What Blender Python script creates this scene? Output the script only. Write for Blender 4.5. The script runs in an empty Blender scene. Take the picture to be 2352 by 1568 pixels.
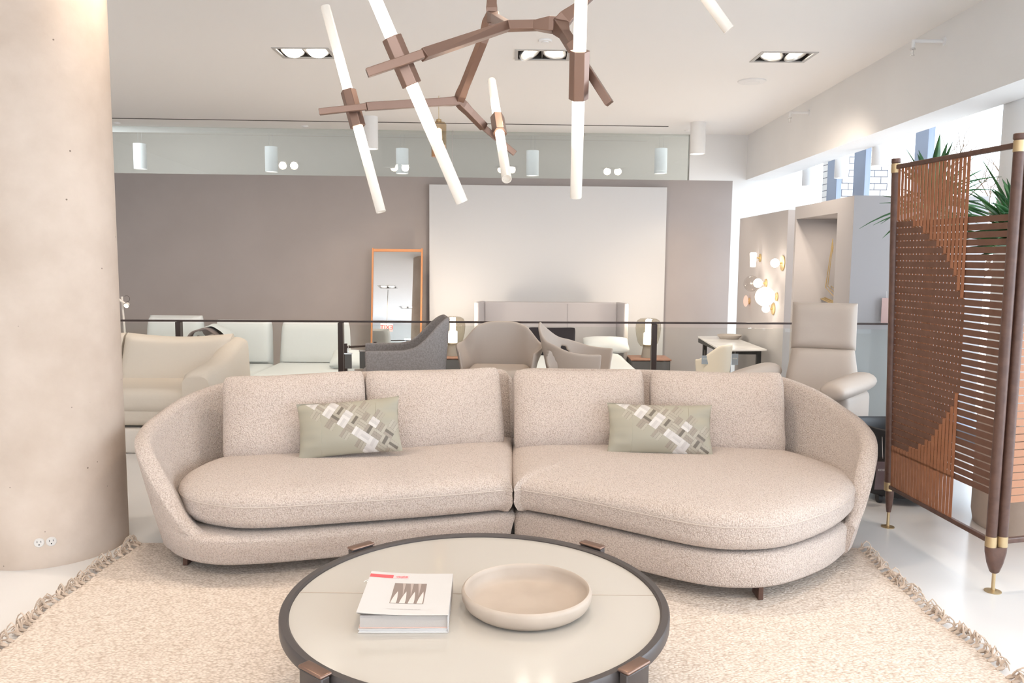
import bpy, math, random
from math import sin, cos, pi, radians, sqrt, atan2
from mathutils import Vector, Matrix, noise
random.seed(7)
S = bpy.context.scene
COL = S.collection

# ------------------------------------------------------------------ camera
FPX, PITCH, ROLL, EYE = 1860.0, math.atan(194.5 / 1860), 0.0085, 1.5
_f = Vector((0, cos(PITCH), -sin(PITCH)))
_u0 = Vector((0, sin(PITCH), cos(PITCH)))
_r0 = Vector((1, 0, 0))
_r = cos(ROLL) * _r0 + sin(ROLL) * _u0
_u = -sin(ROLL) * _r0 + cos(ROLL) * _u0
CAMP = Vector((0, 0, EYE))
cam_data = bpy.data.cameras.new('camera')
cam_data.sensor_width = 36.0
cam_data.lens = 36.0 * FPX / 2352
cam_data.clip_end = 200
cam = bpy.data.objects.new('camera', cam_data)
COL.objects.link(cam)
cam.matrix_world = Matrix(((_r.x, _u.x, -_f.x, 0), (_r.y, _u.y, -_f.y, 0), (_r.z, _u.z, -_f.z, EYE), (0, 0, 0, 1)))
S.camera = cam

def ray(x, y):
    return _f + (x - 1176) / FPX * _r - (y - 784) / FPX * _u
def atz(x, y, z):
    d = ray(x, y); return CAMP + d * ((z - EYE) / d.z)
def aty(x, y, yy):
    d = ray(x, y); return CAMP + d * (yy / d.y)
def atp(x, y, p, n):
    d = ray(x, y); return CAMP + d * ((Vector(p) - CAMP).dot(n) / d.dot(n))

# ------------------------------------------------------------------ world, view
W = bpy.data.worlds.new('sky'); S.world = W; W.use_nodes = True
bg = W.node_tree.nodes['Background']
bg.inputs[0].default_value = (0.80, 0.90, 1.0, 1)
bg.inputs[1].default_value = 4.8
S.view_settings.view_transform = 'Standard'
S.view_settings.look = 'None'
S.view_settings.exposure = 0.40
S.view_settings.gamma = 1.0
S.view_settings.use_curve_mapping = False
cy = S.cycles
cy.use_denoising = True
cy.max_bounces = 6; cy.diffuse_bounces = 3; cy.glossy_bounces = 3; cy.transmission_bounces = 4; cy.transparent_max_bounces = 10
cy.caustics_reflective = False; cy.caustics_refractive = False
cy.sample_clamp_indirect = 4.0
cy.use_adaptive_sampling = True; cy.adaptive_threshold = 0.045

DOWN_W, CYL_W, TUBE_E = 35.0, 46.0, 5.0
WARM = (1.0, 0.85, 0.70)

# ------------------------------------------------------------------ helpers
def lin(c):
    return tuple(((v / 255) / 12.92 if v / 255 <= 0.04045 else ((v / 255 + 0.055) / 1.055) ** 2.4) for v in c)

def mat(name, rgb, rough=0.6, metal=0.0, spec=0.5, bump=None, var=None, sheen=0.0, coat=0.0, emit=None, est=0.0):
    """bump=(kind, scale, strength, distance)   var=(rgb2, scale, detail)"""
    m = bpy.data.materials.new(name); m.use_nodes = True
    nt = m.node_tree; b = nt.nodes['Principled BSDF']
    c = (*lin(rgb), 1)
    b.inputs['Base Color'].default_value = c
    b.inputs['Roughness'].default_value = rough
    b.inputs['Metallic'].default_value = metal
    b.inputs['Specular IOR Level'].default_value = spec
    b.inputs['Sheen Weight'].default_value = sheen
    b.inputs['Coat Weight'].default_value = coat
    if coat: b.inputs['Coat Roughness'].default_value = 0.08
    if emit:
        b.inputs['Emission Color'].default_value = (*lin(emit), 1); b.inputs['Emission Strength'].default_value = est
    tc = nt.nodes.new('ShaderNodeTexCoord')
    if var:
        n = nt.nodes.new('ShaderNodeTexNoise'); n.inputs['Scale'].default_value = var[1]; n.inputs['Detail'].default_value = var[2]
        nt.links.new(tc.outputs['Object'], n.inputs['Vector'])
        r = nt.nodes.new('ShaderNodeValToRGB')
        r.color_ramp.elements[0].position = 0.35; r.color_ramp.elements[1].position = 0.65
        r.color_ramp.elements[0].color = (*lin(var[0]), 1); r.color_ramp.elements[1].color = c
        nt.links.new(n.outputs['Fac'], r.inputs['Fac']); nt.links.new(r.outputs['Color'], b.inputs['Base Color'])
    if bump:
        k, sc, st, di = bump
        if k == 'voronoi':
            n = nt.nodes.new('ShaderNodeTexVoronoi'); o = 'Distance'
        elif k == 'weave':
            n = nt.nodes.new('ShaderNodeTexBrick'); o = 'Fac'
        else:
            n = nt.nodes.new('ShaderNodeTexNoise'); o = 'Fac'; n.inputs['Detail'].default_value = 4
        n.inputs['Scale'].default_value = sc
        nt.links.new(tc.outputs['Object'], n.inputs['Vector'])
        bp = nt.nodes.new('ShaderNodeBump'); bp.inputs['Strength'].default_value = st; bp.inputs['Distance'].default_value = di
        nt.links.new(n.outputs[o], bp.inputs['Height']); nt.links.new(bp.outputs['Normal'], b.inputs['Normal'])
    return m

def glow(name, rgb, e):
    m = bpy.data.materials.new(name); m.use_nodes = True; nt = m.node_tree
    nt.nodes.remove(nt.nodes['Principled BSDF'])
    em = nt.nodes.new('ShaderNodeEmission'); em.inputs[0].default_value = (*lin(rgb), 1); em.inputs[1].default_value = e
    nt.links.new(em.outputs[0], nt.nodes['Material Output'].inputs[0]); return m

def clear(name, rgb, refl=1.45, rough=0.0, base=0.0):
    """thin clear sheet: tinted transparency with a Fresnel reflection"""
    m = bpy.data.materials.new(name); m.use_nodes = True; nt = m.node_tree
    nt.nodes.remove(nt.nodes['Principled BSDF'])
    t = nt.nodes.new('ShaderNodeBsdfTransparent'); t.inputs[0].default_value = (*lin(rgb), 1)
    g = nt.nodes.new('ShaderNodeBsdfGlossy'); g.inputs['Roughness'].default_value = rough
    lw = nt.nodes.new('ShaderNodeLayerWeight'); lw.inputs['Blend'].default_value = 0.5
    pw_ = nt.nodes.new('ShaderNodeMath'); pw_.operation = 'POWER'; pw_.inputs[1].default_value = 4.0; nt.links.new(lw.outputs['Facing'], pw_.inputs[0])
    fr = nt.nodes.new('ShaderNodeMath'); fr.operation = 'MULTIPLY_ADD'; fr.inputs[1].default_value = 0.55; fr.inputs[2].default_value = ((refl - 1) / (refl + 1)) ** 2
    nt.links.new(pw_.outputs[0], fr.inputs[0])
    mx = nt.nodes.new('ShaderNodeMixShader')
    nt.links.new(fr.outputs[0], mx.inputs[0]); nt.links.new(t.outputs[0], mx.inputs[1]); nt.links.new(g.outputs[0], mx.inputs[2])
    nt.links.new(mx.outputs[0], nt.nodes['Material Output'].inputs[0]); return m

def root_inv(o):
    m = Matrix.Identity(4)
    while o is not None:
        m = Matrix.LocRotScale(o.location, o.rotation_euler, o.scale) @ m
        o = o.parent
    return m.inverted()

class MB:
    def __init__(s): s.v = []; s.f = []; s.mi = []; s.cur = 0; s.attr = None
    def add(s, vs, fs):
        b = len(s.v); s.v += [Vector(v) for v in vs]
        s.f += [tuple(b + i for i in f) for f in fs]; s.mi += [s.cur] * len(fs)
        return s
    def box(s, lo, hi, M=None):
        x0, y0, z0 = lo; x1, y1, z1 = hi
        v = [Vector(p) for p in ((x0, y0, z0), (x1, y0, z0), (x1, y1, z0), (x0, y1, z0), (x0, y0, z1), (x1, y0, z1), (x1, y1, z1), (x0, y1, z1))]
        if M: v = [M @ p for p in v]
        return s.add(v, [(3, 2, 1, 0), (4, 5, 6, 7), (0, 1, 5, 4), (1, 2, 6, 5), (2, 3, 7, 6), (3, 0, 4, 7)])
    def rbox(s, lo, hi, r, M=None, seg=3):
        """box with rounded edges and corners"""
        c = [(lo[i] + hi[i]) / 2 for i in range(3)]; h = [(hi[i] - lo[i]) / 2 for i in range(3)]
        r = min(r, min(h) * 0.999)
        import bmesh
        bm = bmesh.new(); bmesh.ops.create_cube(bm, size=2)
        for v in bm.verts: v.co = Vector((c[0] + v.co.x * h[0], c[1] + v.co.y * h[1], c[2] + v.co.z * h[2]))
        bmesh.ops.bevel(bm, geom=bm.edges[:], offset=r, segments=seg, profile=0.5, affect='EDGES')
        bm.verts.index_update()
        vs = [(M @ v.co) if M else v.co.copy() for v in bm.verts]
        fs = [tuple(v.index for v in f.verts) for f in bm.faces]; bm.free()
        return s.add(vs, fs)
    def tube(s, pts, r, n=8, cap=True, rot=0.0, rs=None):
        pts = [Vector(p) for p in pts]; rings = []
        d0 = (pts[1] - pts[0]).normalized()
        ref = Vector((0, 0, 1)) if abs(d0.z) < 0.9 else Vector((0, 1, 0))
        side = d0.cross(ref).normalized()
        for i, p in enumerate(pts):
            if i == 0: d = pts[1] - pts[0]
            elif i == len(pts) - 1: d = pts[-1] - pts[-2]
            else: d = (pts[i + 1] - p).normalized() + (p - pts[i - 1]).normalized()
            d.normalize()
            side = (side - d * side.dot(d)).normalized(); up = side.cross(d)
            rr = rs[i] if rs else r
            rings.append([p + (side * cos(rot + 2 * pi * k / n) + up * sin(rot + 2 * pi * k / n)) * rr for k in range(n)])
        vs = [v for ring in rings for v in ring]; fs = []
        for i in range(len(pts) - 1):
            for k in range(n):
                fs.append((i * n + k, i * n + (k + 1) % n, (i + 1) * n + (k + 1) % n, (i + 1) * n + k))
        if cap: fs += [tuple(reversed(range(n))), tuple(range((len(pts) - 1) * n, len(pts) * n))]
        return s.add(vs, fs)
    def lathe(s, prof, c=(0, 0, 0), n=32, M=None, close=True):
        c = Vector(c); vs = []; fs = []
        for (r, z) in prof:
            for k in range(n):
                a = 2 * pi * k / n
                p = Vector((r * cos(a), r * sin(a), z)); vs.append((M @ p if M else p) + c)
        for i in range(len(prof) - 1):
            for k in range(n):
                fs.append((i * n + k, i * n + (k + 1) % n, (i + 1) * n + (k + 1) % n, (i + 1) * n + k))
        if close:
            if prof[0][0] > 1e-4: fs.append(tuple(reversed(range(n))))
            if prof[-1][0] > 1e-4: fs.append(tuple(range((len(prof) - 1) * n, len(prof) * n)))
        return s.add(vs, fs)
    def grid(s, P, nu, nv, wrap=False, flip=False):
        vs = [P(i, j) for i in range(nu + (0 if wrap else 1)) for j in range(nv + 1)]; fs = []
        for i in range(nu):
            for j in range(nv):
                a = i * (nv + 1) + j; b = ((i + 1) % nu if wrap else i + 1) * (nv + 1) + j
                q = (a, b, b + 1, a + 1); fs.append(q[::-1] if flip else q)
        return s.add(vs, fs)
    def prism(s, outline, z0, z1, M=None):
        n = len(outline)
        v = [Vector((x, y, z0)) for x, y in outline] + [Vector((x, y, z1)) for x, y in outline]
        if M: v = [M @ p for p in v]
        return s.add(v, [tuple(reversed(range(n))), tuple(range(n, 2 * n))] + [(i, (i + 1) % n, n + (i + 1) % n, n + i) for i in range(n)])
    def build(s, name, m, parent=None, smooth=True, angle=35, bevel=0, sub=0, solid=0, kind=None, label=None, merge=False):
        me = bpy.data.meshes.new(name)
        inv = root_inv(parent) if parent else None
        me.from_pydata([(inv @ v) if inv else v for v in s.v], [], s.f)
        for mm in (m if isinstance(m, (list, tuple)) else [m]): me.materials.append(mm)
        me.polygons.foreach_set('material_index', s.mi)
        me.validate()
        import bmesh
        bm = bmesh.new(); bm.from_mesh(me)
        if merge: bmesh.ops.remove_doubles(bm, verts=bm.verts, dist=1e-5)
        bmesh.ops.recalc_face_normals(bm, faces=bm.faces); bm.to_mesh(me); bm.free()
        if smooth:
            me.shade_smooth()
            if not sub: me.set_sharp_from_angle(angle=radians(angle))
        me.update()
        o = bpy.data.objects.new(name, me); COL.objects.link(o); o.parent = parent
        if solid:
            q = o.modifiers.new('thick', 'SOLIDIFY'); q.thickness = solid; q.offset = 0
        if bevel:
            q = o.modifiers.new('bev', 'BEVEL'); q.width = bevel; q.segments = 2; q.limit_method = 'ANGLE'; q.angle_limit = radians(35)
        if sub:
            q = o.modifiers.new('sub', 'SUBSURF'); q.levels = sub; q.render_levels = sub
        if kind: o['kind'] = kind
        if label: o['label'] = label
        return o

def thing(name, label, cat, loc=(0, 0, 0), rz=0.0, group=None):
    o = bpy.data.objects.new(name, None); COL.objects.link(o)
    o.empty_display_size = 0.1
    o.location = loc; o.rotation_euler = (0, 0, rz)
    o['label'] = label; o['category'] = cat
    if group: o['group'] = group
    return o
def tag(o, label, cat, group=None):
    o['label'] = label; o['category'] = cat
    if group: o['group'] = group
    return o
def dup(o, loc, rz, label, group=None):
    r = o.copy(); COL.objects.link(r); r.location = loc; r.rotation_euler = (0, 0, rz); r['label'] = label
    if group: r['group'] = group
    def rec(a, b):
        for ch in list(a.children):
            c = ch.copy(); COL.objects.link(c); c.parent = b; rec(ch, c)
    rec(o, r)
    return r
def T(loc, rz=0.0, rx=0.0, ry=0.0):
    return Matrix.Translation(loc) @ Matrix.Rotation(rz, 4, 'Z') @ Matrix.Rotation(ry, 4, 'Y') @ Matrix.Rotation(rx, 4, 'X')
def lamp(kind, name, loc, e, color, parent=None, size=0.05, spot=None, blend=0.8, direction=None):
    l = bpy.data.lights.new(name, kind); l.energy = e; l.color = color
    if kind == 'AREA': l.shape = 'DISK'; l.size = size
    else: l.shadow_soft_size = size
    if spot: l.spot_size = spot; l.spot_blend = blend
    o = bpy.data.objects.new(name, l); COL.objects.link(o)
    if parent: o.parent = parent
    o.matrix_parent_inverse = Matrix.Identity(4)
    o.location = (root_inv(parent) @ Vector(loc)) if parent else loc
    if direction is not None: o.rotation_euler = Vector(direction).to_track_quat('-Z', 'Y').to_euler()
    return o
def spline(pts, n, closed=False):
    """Catmull-Rom through tuples of any length"""
    out = []; N = len(pts)
    segs = N if closed else N - 1
    for i in range(segs):
        g = lambda k: pts[k % N] if closed else pts[max(0, min(N - 1, k))]
        a, b, c, d = g(i - 1), g(i), g(i + 1), g(i + 2)
        for k in range(n):
            t = k / n
            out.append(tuple(0.5 * (2 * b[q] + (c[q] - a[q]) * t + (2 * a[q] - 5 * b[q] + 4 * c[q] - d[q]) * t * t + (3 * b[q] - a[q] - 3 * c[q] + d[q]) * t ** 3) for q in range(len(b))))
    if not closed: out.append(tuple(pts[-1]))
    return out

# ------------------------------------------------------------------ materials
M = {}
M['white'] = mat('white_paint', (242, 241, 240), 0.75, var=((239, 238, 237), 1.5, 2))
M['ceil'] = mat('ceiling_paint', (247, 245, 243), 0.85)
M['grey'] = mat('grey_wall_paint', (168, 159, 155), 0.8, bump=('noise', 160, 0.12, 0.002), var=((165, 156, 152), 2.0, 3))
M['panelwhite'] = mat('panel_white', (203, 203, 204), 0.7, bump=('noise', 60, 0.05, 0.002))
M['display'] = mat('display_grey', (176, 172, 172), 0.75)
M['bluegrey'] = mat('mullion_metal', (150, 160, 178), 0.5, 0.2)
M['bronze'] = mat('bronze', (136, 110, 97), 0.34, 0.85, bump=('noise', 300, 0.03, 0.001))
M['gold'] = mat('gold_metal', (214, 190, 138), 0.35, 0.9)
M['brass'] = mat('brass', (192, 168, 130), 0.4, 0.85)
M['walnut'] = mat('walnut_wood', (98, 70, 58), 0.4, 0.1, bump=('noise', 120, 0.05, 0.001), var=((84, 58, 48), 30, 3))
M['strapV'] = mat('tan_leather_strap', (160, 106, 74), 0.55, var=((150, 97, 66), 20, 2))
M['strapH'] = mat('brown_leather_strap', (108, 74, 58), 0.55, var=((100, 67, 51), 20, 2))
M['strapO'] = mat('orange_leather_strap', (170, 118, 86), 0.55)
M['darkmetal'] = mat('dark_metal', (70, 64, 62), 0.4, 0.6)
M['railmetal'] = mat('rail_metal', (66, 54, 50), 0.45, 0.4)
M['black'] = mat('black_plastic', (38, 38, 40), 0.5)
M['blackfab'] = mat('black_fabric', (36, 32, 40), 0.9, bump=('noise', 200, 0.2, 0.003))
M['tabletop'] = mat('cream_glass', (194, 187, 177), 0.16, spec=0.6, coat=0.5)
M['rim'] = mat('table_rim', (82, 76, 74), 0.42, 0.35)
M['bowl'] = mat('beige_ceramic', (186, 170, 155), 0.5, var=((178, 162, 147), 9, 3))
M['paper'] = mat('paper', (204, 200, 197), 0.6)
M['pages'] = mat('page_edges', (180, 172, 166), 0.9, bump=('noise', 400, 0.3, 0.002))
M['bookrose'] = mat('rose_board', (206, 176, 164), 0.7)
M['redlabel'] = mat('red_label', (244, 92, 96), 0.6)
M['greytext'] = mat('grey_text', (198, 190, 186), 0.7)
M['ledmark'] = mat('white_mark', (250, 250, 248), 0.4)
M['cream'] = mat('cream_leather', (216, 205, 190), 0.5, bump=('noise', 25, 0.12, 0.01))
M['whiteleather'] = mat('pale_leather', (208, 212, 213), 0.5, bump=('noise', 20, 0.12, 0.01))
M['beigeleather'] = mat('beige_leather', (188, 174, 162), 0.5, bump=('noise', 30, 0.1, 0.006))
M['greyfelt'] = mat('grey_felt', (152, 145, 142), 0.95, bump=('noise', 260, 0.35, 0.003), var=((132, 125, 123), 90, 4))
M['headboard'] = mat('grey_linen', (178, 174, 176), 0.9, bump=('noise', 240, 0.25, 0.002))
M['linen'] = mat('white_linen', (214, 216, 218), 0.85, bump=('noise', 12, 0.2, 0.01))
M['wood'] = mat('warm_wood', (150, 112, 96), 0.5, var=((138, 100, 84), 18, 3))
M['orangewood'] = mat('orange_wood', (206, 140, 92), 0.45)
M['nightgrey'] = mat('dark_grey_lacquer', (88, 88, 90), 0.5)
M['concretelamp'] = mat('concrete_lamp', (150, 144, 138), 0.8)
M['fixrim'] = mat('fixture_rim', (190, 186, 182), 0.5)
M['fixdark'] = mat('fixture_inside', (74, 68, 64), 0.6)
M['fixring'] = mat('fixture_ring', (170, 168, 166), 0.3, 0.7)
M['bulb'] = glow('bulb_glow', (255, 246, 232), 9)
M['cylglow'] = glow('cylinder_glow', (255, 250, 244), 3)
M['bulb2'] = glow('lamp_glow', (255, 244, 226), 7)
M['globe'] = glow('globe_glow', (255, 238, 220), 2.6)
M['pinkglobe'] = glow('pink_globe_glow', (250, 202, 180), 0.9)
M['exit'] = glow('exit_red', (246, 90, 84), 1.2)
M['mirror'] = mat('mirror_silver', (235, 235, 235), 0.0, 1.0)
M['glassrail'] = clear('clear_glass', (250, 252, 251), 1.25)
M['clerestory'] = clear('clerestory_glass', (233, 234, 231), 1.6, 0.01)
M['smoke'] = clear('smoked_glass', (230, 226, 217), 1.5)
M['amber'] = clear('amber_glass', (238, 226, 208), 1.5)
M['bubble'] = clear('bubble_glass', (246, 244, 242), 1.45)
M['window'] = clear('window_glass', (248, 250, 252), 1.2)
M['leaf'] = mat('yucca_leaf', (62, 116, 62), 0.4, var=((40, 82, 50), 12, 2))
M['bark'] = mat('bark', (110, 92, 76), 0.9)
M['pot'] = mat('grey_pot', (96, 94, 92), 0.7)
M['greysample'] = mat('grey_sample', (104, 104, 102), 0.8)
M['darkthrow'] = mat('mauve_throw', (120, 108, 106), 0.95)
M['outlet'] = mat('white_plastic', (214, 208, 202), 0.4)
M['tagcard'] = mat('taupe_card', (150, 132, 130), 0.6)
M['tagblue'] = mat('blue_grey_card', (140, 150, 162), 0.5)
M['pinkcard'] = mat('pink_card', (200, 168, 160), 0.6)
M['sleeve'] = clear('clear_sleeve', (236, 234, 236), 1.4)
M['chrome'] = mat('chrome', (220, 220, 220), 0.15, 1.0)
M['fringe'] = mat('wool_fringe', (208, 188, 170), 0.95, var=((184, 164, 146), 30, 2))
M['platform'] = mat('platform_white', (222, 214, 204), 0.5)

def boucle():
    m = bpy.data.materials.new('boucle_fabric'); m.use_nodes = True; nt = m.node_tree; b = nt.nodes['Principled BSDF']
    L = nt.links.new; N = nt.nodes.new
    tc = N('ShaderNodeTexCoord')
    nz = N('ShaderNodeTexNoise'); nz.inputs['Scale'].default_value = 70; nz.inputs['Detail'].default_value = 2
    L(tc.outputs['Object'], nz.inputs['Vector'])
    mx = N('ShaderNodeMixRGB'); mx.blend_type = 'ADD'; mx.inputs[0].default_value = 0.012
    L(tc.outputs['Object'], mx.inputs[1]); L(nz.outputs['Color'], mx.inputs[2])
    v = N('ShaderNodeTexVoronoi'); v.inputs['Scale'].default_value = 165; L(mx.outputs[0], v.inputs['Vector'])
    r = N('ShaderNodeValToRGB'); e = r.color_ramp.elements
    e[0].position = 0.0; e[0].color = (*lin((218, 203, 191)), 1)
    e[1].position = 0.8; e[1].color = (*lin((182, 164, 151)), 1)
    k = e.new(0.4); k.color = (*lin((208, 191, 179)), 1)
    L(v.outputs['Distance'], r.inputs['Fac'])
    v2 = N('ShaderNodeTexVoronoi'); v2.inputs['Scale'].default_value = 85; L(tc.outputs['Object'], v2.inputs['Vector'])
    r2 = N('ShaderNodeValToRGB'); r2.color_ramp.elements[0].position = 0.1; r2.color_ramp.elements[1].position = 0.22
    r2.color_ramp.elements[0].color = (1, 1, 1, 1); r2.color_ramp.elements[1].color = (0, 0, 0, 1)
    L(v2.outputs['Distance'], r2.inputs['Fac'])
    m2 = N('ShaderNodeMixRGB'); m2.inputs[2].default_value = (*lin((240, 229, 220)), 1)
    mul = N('ShaderNodeMath'); mul.operation = 'MULTIPLY'; mul.inputs[1].default_value = 0.3
    L(r2.outputs['Color'], mul.inputs[0]); L(mul.outputs[0], m2.inputs[0]); L(r.outputs['Color'], m2.inputs[1])
    L(m2.outputs[0], b.inputs['Base Color'])
    b.inputs['Roughness'].default_value = 0.95; b.inputs['Sheen Weight'].default_value = 0.25; b.inputs['Specular IOR Level'].default_value = 0.1
    inv = N('ShaderNodeMath'); inv.operation = 'SUBTRACT'; inv.inputs[0].default_value = 1.0; L(v.outputs['Distance'], inv.inputs[1])
    n3 = N('ShaderNodeTexNoise'); n3.inputs['Scale'].default_value = 45; n3.inputs['Detail'].default_value = 3; L(tc.outputs['Object'], n3.inputs['Vector'])
    ad = N('ShaderNodeMath'); ad.operation = 'ADD'; L(inv.outputs[0], ad.inputs[0]); L(n3.outputs['Fac'], ad.inputs[1])
    bp = N('ShaderNodeBump'); bp.inputs['Strength'].default_value = 0.7; bp.inputs['Distance'].default_value = 0.006
    L(ad.outputs[0], bp.inputs['Height']); L(bp.outputs['Normal'], b.inputs['Normal'])
    return m
M['boucle'] = boucle()

def rug_mat():
    m = bpy.data.materials.new('woven_wool'); m.use_nodes = True; nt = m.node_tree; b = nt.nodes['Principled BSDF']
    L = nt.links.new; N = nt.nodes.new
    tc = N('ShaderNodeTexCoord'); mp = N('ShaderNodeMapping'); mp.inputs['Rotation'].default_value = (0, 0, 0.0)
    L(tc.outputs['Object'], mp.inputs['Vector'])
    nz = N('ShaderNodeTexNoise'); nz.inputs['Scale'].default_value = 30; L(mp.outputs[0], nz.inputs['Vector'])
    mx = N('ShaderNodeMixRGB'); mx.blend_type = 'ADD'; mx.inputs[0].default_value = 0.009
    L(mp.outputs[0], mx.inputs[1]); L(nz.outputs['Color'], mx.inputs[2])
    sp = N('ShaderNodeMapping'); sp.inputs['Scale'].default_value = (78, 128, 1); L(mx.outputs[0], sp.inputs['Vector'])
    br = N('ShaderNodeTexVoronoi'); br.inputs['Scale'].default_value = 1.0; br.inputs['Randomness'].default_value = 0.85; L(sp.outputs[0], br.inputs['Vector'])
    r = N('ShaderNodeValToRGB'); e = r.color_ramp.elements
    e[0].position = 0.25; e[0].color = (*lin((234, 220, 207)), 1); e[1].position = 0.95; e[1].color = (*lin((190, 172, 156)), 1)
    L(br.outputs['Distance'], r.inputs['Fac'])
    n2 = N('ShaderNodeTexNoise'); n2.inputs['Scale'].default_value = 22; n2.inputs['Detail'].default_value = 5; L(tc.outputs['Object'], n2.inputs['Vector'])
    m2 = N('ShaderNodeMixRGB'); m2.blend_type = 'MULTIPLY'; m2.inputs[0].default_value = 0.45
    r2 = N('ShaderNodeValToRGB'); r2.color_ramp.elements[0].position = 0.3; r2.color_ramp.elements[0].color = (0.82, 0.79, 0.76, 1); r2.color_ramp.elements[1].position = 0.6
    L(n2.outputs['Fac'], r2.inputs['Fac']); L(r.outputs['Color'], m2.inputs[1]); L(r2.outputs['Color'], m2.inputs[2])
    L(m2.outputs[0], b.inputs['Base Color']); b.inputs['Roughness'].default_value = 0.95; b.inputs['Specular IOR Level'].default_value = 0.1
    inv = N('ShaderNodeMath'); inv.operation = 'SUBTRACT'; inv.inputs[0].default_value = 1.0; L(br.outputs['Distance'], inv.inputs[1])
    bp = N('ShaderNodeBump'); bp.inputs['Strength'].default_value = 0.6; bp.inputs['Distance'].default_value = 0.005
    L(inv.outputs[0], bp.inputs['Height']); L(bp.outputs['Normal'], b.inputs['Normal'])
    return m
M['rug'] = rug_mat()

def concrete():
    m = bpy.data.materials.new('cast_concrete'); m.use_nodes = True; nt = m.node_tree; b = nt.nodes['Principled BSDF']
    L = nt.links.new; N = nt.nodes.new
    tc = N('ShaderNodeTexCoord')
    n = N('ShaderNodeTexNoise'); n.inputs['Scale'].default_value = 2.2; n.inputs['Detail'].default_value = 6; n.inputs['Roughness'].default_value = 0.6
    L(tc.outputs['Object'], n.inputs['Vector'])
    r = N('ShaderNodeValToRGB'); e = r.color_ramp.elements
    e[0].position = 0.3; e[0].color = (*lin((192, 173, 156)), 1); e[1].position = 0.7; e[1].color = (*lin((214, 197, 182)), 1)
    L(n.outputs['Fac'], r.inputs['Fac'])
    v = N('ShaderNodeTexVoronoi'); v.inputs['Scale'].default_value = 11; L(tc.outputs['Object'], v.inputs['Vector'])
    r2 = N('ShaderNodeValToRGB'); r2.color_ramp.elements[0].position = 0.035; r2.color_ramp.elements[1].position = 0.055
    r2.color_ramp.elements[0].color = (*lin((110, 92, 80)), 1); r2.color_ramp.elements[1].color = (1, 1, 1, 1)
    L(v.outputs['Distance'], r2.inputs['Fac'])
    m2 = N('ShaderNodeMixRGB'); m2.blend_type = 'MULTIPLY'; m2.inputs[0].default_value = 0.8
    L(r.outputs['Color'], m2.inputs[1]); L(r2.outputs['Color'], m2.inputs[2]); L(m2.outputs[0], b.inputs['Base Color'])
    b.inputs['Roughness'].default_value = 0.7
    n3 = N('ShaderNodeTexNoise'); n3.inputs['Scale'].default_value = 40; n3.inputs['Detail'].default_value = 6; L(tc.outputs['Object'], n3.inputs['Vector'])
    bp = N('ShaderNodeBump'); bp.inputs['Strength'].default_value = 0.15; bp.inputs['Distance'].default_value = 0.004
    L(n3.outputs['Fac'], bp.inputs['Height']); L(bp.outputs['Normal'], b.inputs['Normal'])
    return m
M['concrete'] = concrete()

def floor_mat():
    m = mat('white_epoxy', (226, 223, 220), 0.22, spec=0.5, var=((220, 216, 212), 0.9, 3))
    return m
M['floor'] = floor_mat()

def brick_mat():
    m = bpy.data.materials.new('white_brick'); m.use_nodes = True; nt = m.node_tree; b = nt.nodes['Principled BSDF']
    tc = nt.nodes.new('ShaderNodeTexCoord'); mp = nt.nodes.new('ShaderNodeMapping'); mp.inputs['Rotation'].default_value = (radians(90), 0, 0)
    br = nt.nodes.new('ShaderNodeTexBrick'); br.inputs['Scale'].default_value = 2.2
    br.inputs['Color1'].default_value = (*lin((214, 210, 206)), 1); br.inputs['Color2'].default_value = (*lin((200, 198, 196)), 1)
    br.inputs['Mortar'].default_value = (*lin((84, 84, 92)), 1); br.inputs['Mortar Size'].default_value = 0.018
    nt.links.new(tc.outputs['Object'], mp.inputs[0]); nt.links.new(mp.outputs[0], br.inputs['Vector']); nt.links.new(br.outputs['Color'], b.inputs['Base Color'])
    b.inputs['Roughness'].default_value = 0.9
    return m
M['brick'] = brick_mat()

# ------------------------------------------------------------------ the room
HC = 3.28; LOW = -0.30; STEP = 7.12
YB, XL, XW = -5.0, -6.2, 4.26
def wallY(x): return 11.583 + (x + 5.614) * 0.043
def beamX(y): return 3.392 - (12.0 - y) * 0.028
def winX(y): return XW - (12.0 - y) * 0.028

def st(name, mb, m, **k): return mb.build(name, m, kind='structure', **k)
b = MB(); b.box((XL, YB, -0.45), (5.2, STEP, 0.0)); b.box((XL, STEP, -0.45), (5.2, 12.6, LOW)); st('floor', b, M['floor'], smooth=False)

# recessed downlights: openings in the ceiling
DW, DD = 0.235, 0.175
DL = [atz(697, 118, HC), atz(1246, 127, HC), atz(1795, 134, HC)]
rows = [(p.x, p.y) for p in DL]
x0s = [p.x for p in DL]; 
holes = [(x, 7.40) for x in x0s] + [(-4.0, 7.40)]
for yy in (4.0, 0.9, -2.2):
    holes += [(x, yy) for x in (-4.0, x0s[0], x0s[1], x0s[2])]
xs = sorted({XL, 5.2} | {round(x + s * DW, 4) for x, _ in holes for s in (-1, 1)})
ys = sorted({YB, 12.2} | {round(y + s * DD, 4) for _, y in holes for s in (-1, 1)})
b = MB()
for i in range(len(xs) - 1):
    for j in range(len(ys) - 1):
        cx, cyy = (xs[i] + xs[i + 1]) / 2, (ys[j] + ys[j + 1]) / 2
        if any(abs(cx - hx) < DW and abs(cyy - hy) < DD for hx, hy in holes): continue
        b.add([(xs[i], ys[j], HC), (xs[i + 1], ys[j], HC), (xs[i + 1], ys[j + 1], HC), (xs[i], ys[j + 1], HC)], [(0, 1, 2, 3)])
b.box((XL, YB, HC + 0.22), (5.2, 12.2, HC + 0.3))
st('ceiling', b, M['ceil'], smooth=False)

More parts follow.
